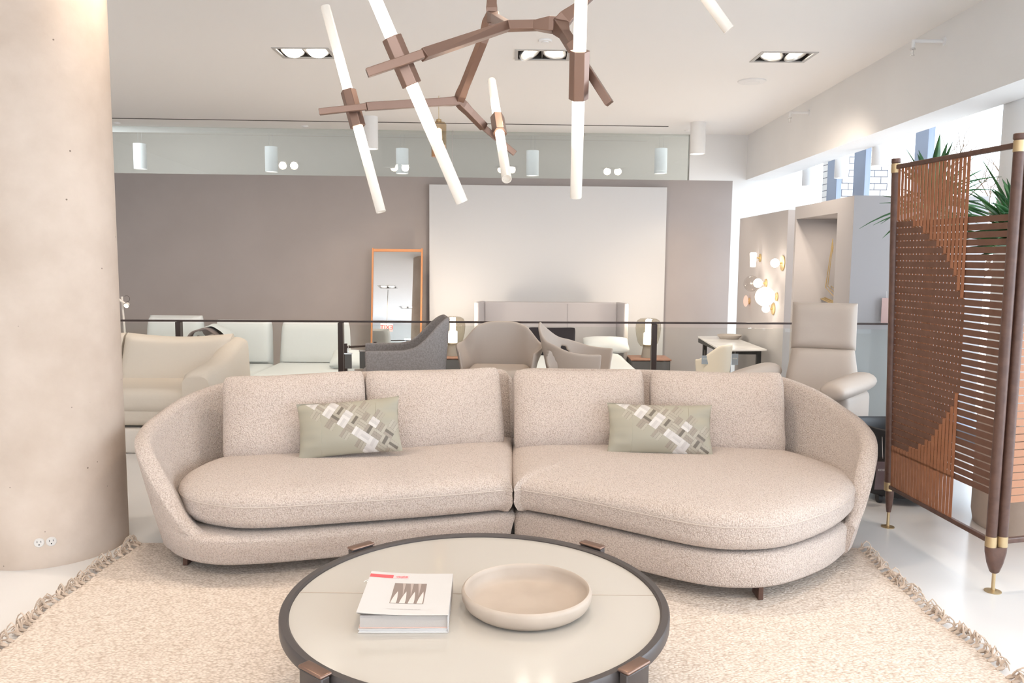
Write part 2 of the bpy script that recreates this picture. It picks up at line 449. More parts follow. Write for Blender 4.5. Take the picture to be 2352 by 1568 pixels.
GW = 3.19      # right end of the grey paint
def wq(x0, x1, z0, z1, m, name, d=0.12, off=0.0):
    b = MB(); b.add([(x0, wallY(x0) + off, z0), (x1, wallY(x1) + off, z0), (x1, wallY(x1) + d + off, z0), (x0, wallY(x0) + d + off, z0),
                     (x0, wallY(x0) + off, z1), (x1, wallY(x1) + off, z1), (x1, wallY(x1) + d + off, z1), (x0, wallY(x0) + d + off, z1)],
                    [(3, 2, 1, 0), (4, 5, 6, 7), (0, 1, 5, 4), (1, 2, 6, 5), (2, 3, 7, 6), (3, 0, 4, 7)])
    return st(name, b, m, smooth=False)
wq(XL, GW, LOW, 2.625, M['grey'], 'wall_back')
wq(GW, winX(12) + 0.02, LOW, HC, M['white'], 'wall_back_white')
wq(2.55, GW, 2.625, HC, M['white'], 'wall_back_upper')
wq(XL, 2.55, 2.625, HC, M['clerestory'], 'window_1', d=0.02, off=0.04)
for k, px in enumerate((1039,)):
    p = aty(px, 350, 11.78); b = MB(); b.box((p.x - 0.006, p.y + 0.01, 2.625), (p.x + 0.006, p.y + 0.035, HC)); st('trim_1', b, M['fixrim'], smooth=False)
b = MB(); g0, g1 = atz(256, 271, HC), atz(1535, 290, HC)
dv = (g1 - g0).normalized(); nv = Vector((-dv.y, dv.x, 0)) * 0.012
b.add([g0 - nv - dv * 1.0, g1 - nv, g1 + nv, g0 + nv - dv * 1.0, *[q - Vector((0, 0, 0.006)) for q in (g0 - nv - dv * 1.0, g1 - nv, g1 + nv, g0 + nv - dv * 1.0)]],
      [(0, 1, 2, 3), (7, 6, 5, 4), (0, 1, 5, 4), (1, 2, 6, 5), (2, 3, 7, 6), (3, 0, 4, 7)])
st('trim_2', b, M['fixdark'], smooth=False)
# room beyond the clerestory
b = MB(); b.box((XL - 2, 16.0, 1.0), (5.2, 16.1, 4.2)); b.box((XL - 2, 12.3, 3.95), (5.2, 16.0, 4.0)); b.box((XL - 2, 12.3, 1.0), (XL - 1.9, 16, 4.0)); b.box((XL - 2, 12.3, 1.0), (5.2, 16, 1.05))
st('wall_beyond', b, mat('beyond_paint', (216, 208, 200), 0.8), smooth=False)
b = MB(); b.box((XL - 0.1, YB, LOW), (XL, 11.6, HC)); st('wall_left', b, M['white'], smooth=False)
b = MB(); b.box((XL, YB - 0.1, 0), (5.2, YB, 0.5)); b.box((XL, YB - 0.1, 2.7), (5.2, YB, HC)); b.box((XL, YB - 0.1, 0.5), (-4.6, YB, 2.7)); b.box((3.4, YB - 0.1, 0.5), (5.2, YB, 2.7)); b.box((-1.2, YB - 0.1, 0.5), (0.0, YB, 2.7))
st('wall_front', b, M['white'], smooth=False)
# bulkhead beam
b = MB(); ya, yb = YB, 12.02
f0, f1 = beamX(ya), beamX(yb)
b.add([(f0, ya, 2.64), (f0 + 0.36, ya, 2.64), (f0 + 0.36, ya, HC), (f0, ya, HC), (f1, yb, 2.64), (f1 + 0.36, yb, 2.64), (f1 + 0.36, yb, HC), (f1, yb, HC)],
      [(0, 1, 2, 3), (7, 6, 5, 4), (0, 4, 5, 1), (1, 5, 6, 2), (2, 6, 7, 3), (3, 7, 4, 0)])
st('ceiling_beam', b, M['white'], smooth=False)
# window wall on the right: mullions and panes
nW = Vector((1, -0.028, 0)).normalized(); pW = (XW, 12.0, 0)
b = MB()
spans = []
for a0, a1, yy in ((1895, 1920, 420), (1955, 1985, 400), (2095, 2130, 340)):
    q0 = atp(a0, yy, pW, nW).y; q1 = atp(a1, yy, pW, nW).y; spans.append((q1, q0))
spans = [(a, b_) if a < b_ else (b_, a) for a, b_ in spans]
yy = 5.6
while yy > YB:
    spans.append((yy - 0.16, yy)); yy -= 1.75
spans.sort()
for a, c in spans:
    xa = winX((a + c) / 2); c = a + (c - a) * 0.8
    b.box((xa, a, 0), (xa + 0.07, c, HC))
st('trim_3', b, M['bluegrey'], smooth=False, bevel=0.004)
b = MB(); b.box((winX(YB), YB, -0.3), (winX(YB) + 0.6, 12.2, 0.12)); b.box((winX(YB) + 0.1, YB, 3.14), (winX(YB) + 0.62, 12.0, HC)); st('trim_4', b, M['bluegrey'], smooth=False)
edges = [YB] + [v for s_ in spans for v in s_] + [11.95]
n = 2
for i in range(0, len(edges) - 1, 2):
    a, c = edges[i], edges[i + 1]
    if c - a < 0.05: continue
    b = MB(); x0, x1 = winX(a) + 0.05, winX(c) + 0.05
    b.add([(x0, a, 0.1), (x1, c, 0.1), (x1, c, 3.16), (x0, a, 3.16)], [(0, 1, 2, 3)])
    st('window_%d' % n, b, M['window'], smooth=False); n += 1

# columns
CC, CR = Vector((-2.374, 4.065, 0)), 0.361
b = MB(); b.lathe([(CR, 0.0), (CR, HC)], CC, 96, close=False); c1 = st('concrete_column', b, M['concrete'])
b = MB(); b.lathe([(0.33, 0.0), (0.33, HC)], (3.93, 6.02, 0), 64, close=False); st('white_column', b, M['white'])

# street side: pale brick house and bare trees seen through the glazing
b = MB(); b.box((5.6, 14.5, -0.5), (6.6, 14.9, 6.5)); h = b.build('brick_building', M['brick'], smooth=False); tag(h, 'white brick building seen through the far end of the windows', 'building')
h0 = thing('brick_building', 'pale brick building with horizontal bands seen beyond the wooden screen', 'building', (11, 12.5, -0.5))
b = MB(); b.box((10.5, 10.9, -0.5), (11.5, 13.2, 8)); b.build('wall', M['brick'], h0, smooth=False)
b = MB(); 
for k in range(24): b.box((10.44, 10.85, 2.6 + k * 0.2), (10.5, 13.25, 2.65 + k * 0.2))
b.build('band', M['greysample'], h0, smooth=False)
def tree(x, y, h, seed, label):
    R = random.Random(seed); b = MB()
    def br(p, d, L, r, lvl):
        q = p + d * L; b.tube([p, p + d * L * 0.5 + Vector((R.uniform(-.04, .04), R.uniform(-.04, .04), 0)), q], r, 5, rs=[r, r * 0.85, r * 0.65])
        if lvl == 0: return
        for _ in range(3):
            dd = (d + Vector((R.uniform(-.9, .9), R.uniform(-.9, .9), R.uniform(-.1, .7)))).normalized()
            br(p + d * L * R.uniform(0.6, 1.0), dd, L * 0.68, r * 0.55, lvl - 1)
    br(Vector((x, y, -0.4)), Vector((0, 0, 1)), h, 0.07, 4)
    o = b.build('bare_tree', M['bark']); tag(o, label, 'tree'); return o
tree(7.2, 13.2, 1.9, 3, 'bare winter tree outside, behind the hanging cylinders of the window side')
tree(8.0, 10.5, 2.0, 5, 'bare winter tree outside, above the top rail of the wooden screen')
b = MB(); b.box((5.2, -8, -0.6), (14, 24, -0.5)); st('ground', b, M['platform'], smooth=False)

# ------------------------------------------------------------------ ceiling fittings
def downlight(x, y, label, dome=False, tilts=(0, 0), rx=-16):
    t = thing('recessed_downlight', label, 'ceiling light', (x, y, HC), 0, 'recessed twin downlights')
    b = MB(); w, d = DW + 0.012, DD + 0.012; wi, di = DW - 0.018, DD - 0.018
    for (a0, b0, a1, b1) in ((-w, -d, w, -di), (-w, di, w, d), (-w, -di, -wi, di), (wi, -di, w, di)):
        b.box((x + a0, y + b0, HC - 0.006), (x + a1, y + b1, HC + 0.004))
    b.build('trim_frame', M['fixrim'], t, smooth=False)
    b = MB()
    b.box((x - DW, y - DD, HC + 0.15), (x + DW, y + DD, HC + 0.16))
    for s in (-1, 1):
        b.box((x + s * DW - 0.004, y - DD, HC), (x + s * DW + 0.004, y + DD, HC + 0.16))
        b.box((x - DW, y + s * DD - 0.004, HC), (x + DW, y + s * DD + 0.004, HC + 0.16))
    b.box((x - 0.006, y - DD, HC + 0.01), (x + 0.006, y + DD, HC + 0.15))
    b.build('housing', M['fixdark'], t, smooth=False)
    for k, s in enumerate((-1, 1)):
        c = Vector((x + s * 0.108, y, HC + (0.018 if not dome else 0.02))); Mx = Matrix.Rotation(tilts[k], 4, 'Y') @ Matrix.Rotation(radians(rx), 4, 'X')
        b = MB(); b.lathe([(0.062, 0.09), (0.096, 0.0), (0.104, -0.004), (0.104, 0.012), (0.07, 0.1)], c, 28, Mx); rg = b.build('lamp_head', M['fixring'], t)
        b = MB()
        if dome: b.lathe([(0.086, 0.012), (0.086, -0.01), (0.07, -0.032), (0.04, -0.045), (0.001, -0.048)], c, 28, Mx)
        else: b.lathe([(0.001, 0.02), (0.066, 0.02), (0.07, 0.01), (0.001, 0.004)], c, 28, Mx)
        b.build('lamp_face', M['bulb'], rg)
        lamp('SPOT', 'lamp_light', (c.x, c.y, HC - 0.06), DOWN_W * (2.25 if y > 7 else 1.0), WARM, t, 0.07, radians(125), 0.9, (0.0, 0.55 if y > 7 else 0.0, -1))
    return t
names = ['twin recessed ceiling downlight with bulging bulbs, beyond the column', 'twin recessed ceiling downlight between the chandelier arms', 'twin recessed ceiling downlight nearest the white beam']
for i, x in enumerate(x0s):
    downlight(x, 7.40, names[i], dome=(i == 0), tilts=((0, 0), (radians(-30), radians(6)), (radians(14), radians(-14)))[i])
d0 = None
for k, (x, y) in enumerate(h_ for h_ in holes if not (h_[1] == 7.40 and h_[0] in x0s)):
    if y > 7: downlight(x, y, 'twin recessed ceiling downlight hidden above the concrete column', rx=20)
    elif d0 is None: d0 = downlight(x, y, 'twin recessed ceiling downlight seen only by reflection or hidden', rx=20)
    else: dup(d0, (x, y, HC), 0, 'twin recessed ceiling downlight seen only by reflection or hidden', 'recessed twin downlights')

def cylinder_light(p, r, h, name, label, group, wires=None, power=CYL_W, mount=True):
    t = thing(name, label, 'ceiling light', p, 0, group)
    b = MB(); b.lathe([(r * 0.93, 0.004), (r, 0.0), (r, h), (0.001, h)], p, 32, close=False); b.lathe([(r * 0.93, 0.004), (r * 0.9, 0.03)], p, 32, close=False); b.build('lamp_body', M['white'], t)
    b = MB(); b.lathe([(0.001, 0.012), (r * 0.93, 0.012)], p, 32, close=False); b.build('diffuser', M['cylglow'], t)
    if wires:
        b = MB()
        for dx in (-0.018, 0.022): b.tube([p + Vector((dx * 1.6, 0, h)), p + Vector((dx, 0, wires))], 0.0022, 5)
        b.build('suspension_wire', M['fixrim'], t)
    if power: lamp('SPOT', 'lamp_light', p + Vector((0, 0, -0.02)), power, WARM, t, r * 0.8, radians(110), 0.8, (0, 0, -1))
    return t
YP = 13.3
pl = ['white hanging cylinder beside the concrete column', 'white hanging cylinder above the pale sofas', 'white hanging cylinder between the two left chandelier tubes', 'white hanging cylinder right of the short chandelier tube', 'white hanging cylinder over the right end of the white wall panel']
for (x, y), lb in zip(((323, 388), (624, 395), (924, 399), (1223, 404), (1517, 399)), pl):
    p = aty(x, y, YP); cylinder_light(p, 0.1, 0.40, 'pendant_light', lb, 'pendant cylinders behind the high glass', wires=3.95 - p.z, power=25)
for x, y, lb in ((1604, 281, 'white cylinder spotlight fixed to the ceiling near the white beam'), (850, 268, 'white cylinder spotlight fixed to the ceiling behind the chandelier')):
    p = atz(x, y, HC); cylinder_light(Vector((p.x, p.y, HC - 0.41)), 0.1, 0.41, 'ceiling_spotlight', lb, 'ceiling mounted cylinders')
for x, y, Yp, r, lb in ((2022, 381, 8.4, 0.086, 'white cylinder light by the windows, nearest of three and above the screen'), (1932, 409, 9.6, 0.078, 'white cylinder light by the windows, middle of three'), (1856, 427, 10.7, 0.078, 'white cylinder light by the windows, farthest of three, before the brick')):
    p = aty(x, y, Yp); p.z -= 0.0; cylinder_light(p, r, HC - p.z if False else 0.36, 'window_cylinder_light', lb, 'cylinders on the window side', wires=HC - p.z, power=0)

# amber glass pendant
pt = atz(1000, 220, HC); p0 = aty(1008, 360, pt.y)
t = thing('glass_pendant', 'small amber glass pendant lamp hanging behind the chandelier', 'pendant lamp', (p0.x, p0.y, p0.z))
r = 0.085; h = 0.38
b = MB(); b.lathe([(r, 0), (r, h * 0.93), (r * 0.8, h), (0.02, h)], p0, 28, close=False); b.build('glass_shade', M['amber'], t)
b = MB(); b.lathe([(0.001, h * 0.32), (0.03, h * 0.34), (0.036, h * 0.55), (0.03, h * 0.8), (0.001, h * 0.84)], p0, 20); b.build('bulb', M['globe'], t)
b = MB(); b.lathe([(0.03, h), (0.03, h + 0.03), (0.008, h + 0.04)], p0, 16); b.build('cap', M['brass'], t)
b = MB(); b.tube([p0 + Vector((0, 0, h + 0.03)), Vector((p0.x, p0.y, HC))], 0.003, 5); b.build('cord', M['gold'], t)
b = MB(); b.lathe([(r * 0.93, 0.0), (r * 0.93, 0.13)], p0, 24, close=False); b.build('amber_base', mat('amber_tint', (206, 172, 150), 0.3), t)

# small round ceiling plates
def plate(x, y, r, name, label, cat, m=M['white']):
    p = atz(x, y, HC); b = MB(); b.lathe([(r, 0.0), (r, -0.008), (r * 0.93, -0.014), (r * 0.55, -0.014), (r * 0.5, -0.02), (0.001, -0.02)], p, 36); o = b.build(name, m); tag(o, label, cat)
plate(1727, 186, 0.14, 'ceiling_speaker', 'flat round white speaker in the ceiling by the beam', 'speaker')
plate(1252, 92, 0.055, 'sprinkler_cover', 'small round white cover plate above the middle downlight', 'sprinkler')
plate(700, 289, 0.05, 'sprinkler_cover', 'small round white cover plate near the high glass, above the pale sofas', 'sprinkler')
plate(268, 282, 0.05, 'sprinkler_cover', 'small round white cover plate at the top edge of the concrete column', 'sprinkler')
plate(1580, 299, 0.05, 'sprinkler_cover', 'small round white cover plate beside the ceiling cylinder near the beam', 'sprinkler')
def sprinkler(xp, yp, xb, yb, xh, yh, label):
    n = Vector((1, -0.028, 0)).normalized(); pb = atp(xb, yb, (beamX(12) - 0.0, 12, 0), n)
    pe = Vector((aty(xh, yp, pb.y).x, pb.y - 0.0, pb.z))
    t = thing('fire_sprinkler', label, 'sprinkler', pb, 0, 'sprinklers on the beam')
    b = MB(); b.tube([pb, pe, pe + Vector((0, 0, -0.05))], 0.016, 12); b.tube([pb + Vector((-0.012, 0, 0)), pb + Vector((0.004, 0, 0))], 0.035, 16); b.build('pipe', M['white'], t)
    b = MB(); c = pe + Vector((0, 0, -0.05)); b.lathe([(0.016, 0), (0.02, -0.006), (0.02, -0.014), (0.006, -0.016), (0.005, -0.05), (0.016, -0.052), (0.016, -0.055)], c, 14); b.build('head', M['chrome'], t)
    b = MB(); b.lathe([(0.004, -0.017), (0.005, -0.035), (0.001, -0.04)], c, 10); b.build('glass_bulb', M['redlabel'], t)
sprinkler(2098, 92, 2168, 95, 2098, 115, 'small white sprinkler on the beam, nearer one')
sprinkler(1815, 258, 1858, 259, 1815, 272, 'small white sprinkler on the beam, farther one')

# ------------------------------------------------------------------ chandelier
ch = thing('branching_chandelier', 'large bronze branching chandelier with glowing glass tubes over the sofa', 'chandelier', (aty(1125, 0, 3.3).x, 3.3, HC))
def tube_mat():
    m = bpy.data.materials.new('lit_acrylic'); m.use_nodes = True; nt = m.node_tree; b = nt.nodes['Principled BSDF']
    a = nt.nodes.new('ShaderNodeAttribute'); a.attribute_name = 'along'
    r = nt.nodes.new('ShaderNodeValToRGB'); e = r.color_ramp.elements
    e[0].position = 0; e[0].color = (1, 1, 1, 1); e[1].position = 1; e[1].color = (0.035, 0.035, 0.035, 1)
    k = e.new(0.25); k.color = (0.34, 0.34, 0.34, 1); k = e.new(0.5); k.color = (0.085, 0.085, 0.085, 1)
    mu = nt.nodes.new('ShaderNodeMath'); mu.operation = 'MULTIPLY'; mu.inputs[1].default_value = TUBE_E
    nt.links.new(a.outputs['Fac'], r.inputs['Fac']); nt.links.new(r.outputs['Color'], mu.inputs[0]); nt.links.new(mu.outputs[0], b.inputs['Emission Strength'])
    b.inputs['Emission Color'].default_value = (*lin((255, 240, 222)), 1); b.inputs['Base Color'].default_value = (*lin((190, 184, 176)), 1); b.inputs['Roughness'].default_value = 0.25
    return m
MT = tube_mat()
def bar(pts, w=0.017, h=None, rot=pi / 4, n=4):
    return MB().tube(pts, w, n, rot=rot)
def light_rod(c, end, label, HS=0.078, HL=0.46):
    c = Vector(c); d = (Vector(end) - c).normalized()
    b = MB(); b.tube([c - d * HS, c + d * HS], 0.033, 6); s = b.build('socket', M['bronze'], ch, bevel=0.002)
    for sg in (-1, 1):
        p0 = c + d * sg * (HS - 0.01); p1 = c + d * sg * HL; dd = (p1 - p0).normalized()
        b = MB(); n = 20
        side = dd.cross(Vector((0, 0, 1)) if abs(dd.z) < 0.9 else Vector((0, 1, 0))).normalized(); up = side.cross(dd)
        prof = [(0.0205, t) for t in [i / 14 for i in range(15)]] + [(0.0165, 1.0), (0.0155, 0.97), (0.001, 0.96)]
        vs = []; al = []
        for (r, t) in prof:
            for k in range(n):
                a = 2 * pi * k / n; vs.append(p0 + (p1 - p0) * t + (side * cos(a) + up * sin(a)) * r); al.append(t)
        fs = [(i * n + k, i * n + (k + 1) % n, (i + 1) * n + (k + 1) % n, (i + 1) * n + k) for i in range(len(prof) - 1) for k in range(n)]
        b.add(vs, fs); o = b.build('light_tube', MT, s)
        at = o.data.attributes.new('along', 'FLOAT', 'POINT'); at.data.foreach_set('value', al)
    return s
pA = aty(923, 141, 2.66); light_rod(pA, aty(1060, 462, 2.74), 'A', HL=0.482)
pB = aty(811, 250, 3.42); light_rod(pB, aty(877, 493, 3.36), 'B', HL=0.443)
pC = aty(1145, 288, 3.72); light_rod(pC, aty(1166, 425, 3.30), 'C', HL=0.47)
pD = aty(1330, 173, 2.72); light_rod(pD, aty(1323, 445, 2.9), 'D', HL=0.422)
pE = aty(1500, -175, 3.1); light_rod(pE, aty(1668, 60, 3.1), 'E', HL=0.472)
hubA, hubB, kink, hubC = aty(1053, 232, 3.62), aty(1130, 38, 3.42), aty(1166, 60, 3.05), aty(1283, 57, 3.0)
def arm(pts, w=0.0235): return bar(pts, w).build('arm', M['bronze'], ch, bevel=0.002, smooth=False)
arm([hubA, aty(840, 245, 3.40)]); arm([aty(842, 245, 3.375), aty(733, 257, 3.35)], 0.018)
arm([hubA, aty(1112, 292, 3.72)]); arm([aty(1108, 290, 3.77), aty(1183, 353, 3.78)], 0.018)
arm([hubA, aty(1108, 95, 3.46), hubB])
arm([hubC, kink, aty(970, 126, 2.66)]); arm([aty(972, 124, 2.60), aty(843, 168, 2.56)], 0.0185)
arm([hubC, aty(1318, 112, 2.84)]); arm([aty(1310, 98, 2.80), aty(1400, 238, 2.74)], 0.0185)
arm([hubC, aty(1350, -5, 3.0), aty(1440, -90, 3.05)]); arm([aty(1430, -80, 3.09), aty(1560, -200, 3.15)], 0.0185)
arm([hubB, kink])
def hub(c, ends, w=0.036):
    b = MB(); c = Vector(c)
    for e in ends:
        d = (Vector(e) - c).normalized(); b.tube([c - d * 0.01, c + d * 0.03, c + d * 0.09], w, 4, rot=pi / 4, rs=[w * 0.8, w * 0.9, 0.0225])
    b.build('joint', M['bronze'], ch, bevel=0.003, smooth=False)
hub(hubA, [aty(840, 245, 3.40), aty(1112, 292, 3.72), aty(1108, 95, 3.46)], 0.030)
hub(hubB, [aty(1108, 95, 3.46), kink, hubB + Vector((-0.005, 0, 0.2))])
hub(hubC, [kink, aty(1318, 112, 2.84), aty(1350, -5, 3.0)], 0.04)
b = MB(); b.tube([hubB, Vector((hubB.x - 0.01, hubB.y, HC - 0.02))], 0.02, 6); b.build('stem', M['bronze'], ch)
b = MB(); b.lathe([(0.09, 0), (0.09, -0.02), (0.02, -0.03)], (hubB.x - 0.01, hubB.y, HC), 6); b.build('ceiling_canopy', M['bronze'], ch)

# ------------------------------------------------------------------ rug
RX0, RX1, RY0, RY1 = -1.925, 1.785, 0.9, 4.07
rg = thing('woven_rug', 'large beige woven wool rug with knotted fringe ends on the white floor', 'rug', (-0.07, 2.5, 0))
b = MB()
def RP(i, j):
    x = RX0 + (RX1 - RX0) * i / 60; y = RY0 + (RY1 - RY0) * j / 60
    e = (0.012 * sin(y * 5.1) + 0.008 * sin(y * 13)) if i in (0, 60) else 0
    return Vector((x + e, y + (0.01 * sin(x * 4) if j == 60 else 0), 0.011 + 0.0015 * noise.noise(Vector((x * 3, y * 3, 0)))))
b.grid(RP, 60, 60)
top = [RP(i, 0) for i in range(60)] + [RP(60, j) for j in range(60)] + [RP(60 - i, 60) for i in range(60)] + [RP(0, 60 - j) for j in range(60)]
n0 = len(top); b.add(top + [Vector((p.x, p.y, 0.0005)) for p in top], [(i, (i + 1) % n0, n0 + (i + 1) % n0, n0 + i) for i in range(n0)])
b.build('rug_body', M['rug'], rg, merge=True)
for side, x in ((-1, RX0), (1, RX1)):
    b = MB(); R = random.Random(11 + side); y = 1.9
    while y < RY1 + 0.005:
        xb = x + 0.012 * sin(y * 5.1) + 0.008 * sin(y * 13)
        L = R.uniform(0.04, 0.085); lean = R.uniform(-0.9, 0.9); k = Vector((xb + side * 0.012, y, 0.017))
        b.tube([Vector((xb - side * 0.005, y, 0.012)), k, k + Vector((side * 0.012, 0, 0.002))], 0.006, 6, rs=[0.005, 0.009, 0.005])
        for s in range(7):
            a = lean + R.uniform(-0.8, 0.8); l = L * R.uniform(0.5, 1.0)
            d = Vector((side * cos(a), sin(a), 0)); lift = R.uniform(0.0, 0.045) if R.random() < 0.6 else 0.004
            sd_ = Vector((-d.y, d.x, 0)) * R.uniform(-0.012, 0.012); b.tube([k, k + d * l * 0.25 + Vector((0, 0, lift * 0.7)), k + d * l * 0.5 + sd_ * 0.6 + Vector((0, 0, lift)), k + d * l * 0.78 + sd_ + Vector((0, 0, lift * 0.7 - 0.003)), k + d * l + sd_ * 1.6 + Vector((0, 0, max(-0.012, lift * 0.25 - 0.012)))], 0.003, 5, rs=[0.0026, 0.0032, 0.0032, 0.003, 0.0018])
        y += R.uniform(0.026, 0.062)
    b.build('fringe', M['fringe'], rg, kind='stuff')

# ------------------------------------------------------------------ sofa
sf = thing('curved_sofa', 'long curved beige boucle sofa in two joined halves on the rug', 'sofa', (0.0, 4.3, 0))
BT = M['boucle']
def base_mb(outline, z0=0.075, z1=0.235, flare=None):
    """outline: list of (x, y, flare)"""
    pts = spline_keep(outline); n = len(pts); cx = sum(p[0] for p in pts) / n; cyy = sum(p[1] for p in pts) / n
    b = MB(); rings = []
    nor = []
    for i in range(n):
        a, c = pts[i - 1], pts[(i + 1) % n]; tx, ty = c[0] - a[0], c[1] - a[1]; L = sqrt(tx * tx + ty * ty) or 1; nor.append((ty / L, -tx / L))
    for (o, z) in ((-0.06, z0), (-0.012, z0 + 0.004), (0.0, z0 + 0.02), (0.5, (z0 + z1) / 2), (1.0, z1 - 0.03), (0.96, z1 - 0.012), (-0.03 + 0.8, z1 - 0.002), (-0.04, z1), (-0.12, z1)):
        ring = []
        for i, p in enumerate(pts):
            off = o * p[2] if o > 0 else o
            if z >= z1 - 0.0021 and o < 0: off = p[2] + o
            elif abs(o - 0.77) < 1e-6: off = p[2] - 0.022
            elif abs(o - 0.96) < 1e-6: off = p[2] - 0.006
            ring.append(Vector((p[0] + nor[i][0] * off, p[1] + nor[i][1] * off, z)))
        rings.append(ring)
    vs = [v for r_ in rings for v in r_]; fs = []
    for k in range(len(rings) - 1):
        for i in range(n): fs.append((k * n + i, k * n + (i + 1) % n, (k + 1) * n + (i + 1) % n, (k + 1) * n + i))
    fs += [tuple(reversed(range(n))), tuple(range((len(rings) - 1) * n, len(rings) * n))]
    b.add(vs, fs); return b
def spline_keep(o):
    """closed outline; 4th item True marks a hard corner"""
    out = []; N = len(o)
    for i in range(N):
        a, p, q, d = o[i - 1], o[i], o[(i + 1) % N], o[(i + 2) % N]
        if p[3]: a = p
        if q[3]: d = q
        L = sqrt((p[0] - q[0]) ** 2 + (p[1] - q[1]) ** 2); m = max(2, int(L / 0.035))
        for k in range(m):
            t = k / m
            out.append(tuple(0.5 * (2 * p[c] + (q[c] - a[c]) * t + (2 * a[c] - 5 * p[c] + 4 * q[c] - d[c]) * t * t + (3 * p[c] - a[c] - 3 * q[c] + d[c]) * t ** 3) for c in range(3)))
    return out
def back_wall(path):
    """path: (x, y, height, lean, thick) of the outer foot, front end first, seam last"""
    P = spline(path, 10); n = len(P); b = MB(); rings = []
    for i in range(n):
        a, c = P[max(0, i - 1)], P[min(n - 1, i + 1)]; tx, ty = c[0] - a[0], c[1] - a[1]; L = sqrt(tx * tx + ty * ty) or 1
        nx, ny = ty / L, -tx / L
        if SIDE < 0: pass
        else: nx, ny = -nx, -ny
        nx, ny = -nx, -ny
        x, y, h, le, th = P[i]; z0 = 0.075; tb_ = 0.135 if i > 6 else 0.10; th = th * 0.62
        H = h - z0; rr = min(th / 2, H * 0.3)
        prof = [(-0.02, z0), (0.0, z0 + 0.02), (le * 0.35, z0 + H * 0.33), (le * 0.7, z0 + H * 0.66), (le * 0.97, h - rr)]
        for k in range(1, 7):
            t = pi * k / 7; prof.append((le - th / 2 + th / 2 * cos(t), h - rr + rr * sin(t)))
        prof += [(le - th, h - rr), ((le - th) * 0.62 - tb_ * 0.38, z0 + H * 0.68), ((le - th) * 0.25 - tb_ * 0.75, z0 + H * 0.42), (-tb_, min(0.2, h - 0.04)), (-tb_, z0)]
        rings.append([Vector((x + nx * o, y + ny * o, z)) for o, z in prof])
    # round the seam end of the rim
    m = len(rings[0]); E = Vector((P[-1][0] - P[-2][0], P[-1][1] - P[-2][1], 0)).normalized()
    last = rings[-1]; cen = sum(last, Vector()) / m
    rings.append([cen + (v - cen) * 0.93 + E * 0.02 for v in last]); rings.append([cen + (v - cen) * 0.8 + E * 0.028 for v in last])
    for i in range(len(rings) - 1):
        pass
    N = len(rings); vs = [v for r_ in rings for v in r_]
    fs = [(i * m + k, i * m + (k + 1) % m, (i + 1) * m + (k + 1) % m, (i + 1) * m + k) for i in range(N - 1) for k in range(m)]
    fs += [tuple(range(m)), tuple(reversed(range((N - 1) * m, N * m)))]
    b.add(vs, fs); return b
pathL = [(-1.40, 3.60, .235, .05, .12), (-1.50, 3.645, .31, .06, .12), (-1.60, 3.72, .455, .085, .14), (-1.70, 3.84, .595, .11, .135), (-1.76, 4.02, .635, .12, .145), (-1.775, 4.22, .665, .12, .145), (-1.73, 4.45, .725, .11, .145), (-1.58, 4.68, .765, .10, .145), (-1.30, 4.82, .78, .09, .135), (-0.86, 4.88, .795, .08, .135), (-0.4, 4.95, .80, .08, .135), (-0.08, 5.0, .80, .08, .135), (-0.022, 5.01, .77, .05, .14)]
pathR = [(1.63, 3.79, .24, .03, .10), (1.68, 3.86, .32, .05, .12), (1.725, 3.96, .50, .09, .15), (1.765, 4.08, .60, .11, .145), (1.785, 4.25, .645, .12, .145), (1.77, 4.45, .69, .11, .145), (1.70, 4.66, .755, .10, .145), (1.54, 4.88, .80, .09, .135), (1.30, 5.0, .79, .08, .135), (0.9, 5.05, .795, .08, .135), (0.4, 5.04, .80, .08, .135), (0.10, 5.03, .80, .08, .135), (0.034, 5.02, .77, .05, .14)]
SIDE = -1; back_wall(pathL).build('backrest', BT, sf)
SIDE = 1; back_wall(pathR).build('backrest', BT, sf)
oL = [(-0.004, 3.935, .03, 1), (-0.36, 3.815, .055, 0), (-0.76, 3.71, .06, 0), (-1.15, 3.605, .06, 0), (-1.385, 3.594, .06, 0), (-1.58, 3.70, .03, 0), (-1.69, 3.86, .0, 0), (-1.72, 4.1, .0, 0), (-1.66, 4.42, 0, 0), (-1.48, 4.66, 0, 0), (-1.2, 4.80, 0, 0), (-0.7, 4.86, 0, 0), (-0.004, 4.96, 0, 1)]
oR = [(0.022, 4.98, 0, 1), (0.9, 5.0, 0, 0), (1.3, 4.95, 0, 0), (1.52, 4.83, 0, 0), (1.66, 4.64, 0, 0), (1.73, 4.42, 0, 0), (1.74, 4.2, 0, 0), (1.72, 4.0, 0, 0), (1.645, 3.83, .004, 0), (1.45, 3.60, .004, 0), (1.19, 3.415, .004, 0), (0.99, 3.375, .004, 0), (0.80, 3.425, .004, 0), (0.55, 3.59, .004, 0), (0.27, 3.80, .004, 0), (0.022, 3.945, .004, 1)]
base_mb([tuple(p) for p in reversed(oL)]).build('base', BT, sf, angle=60)
base_mb([tuple(p) for p in reversed(oR)]).build('base', BT, sf, angle=60)
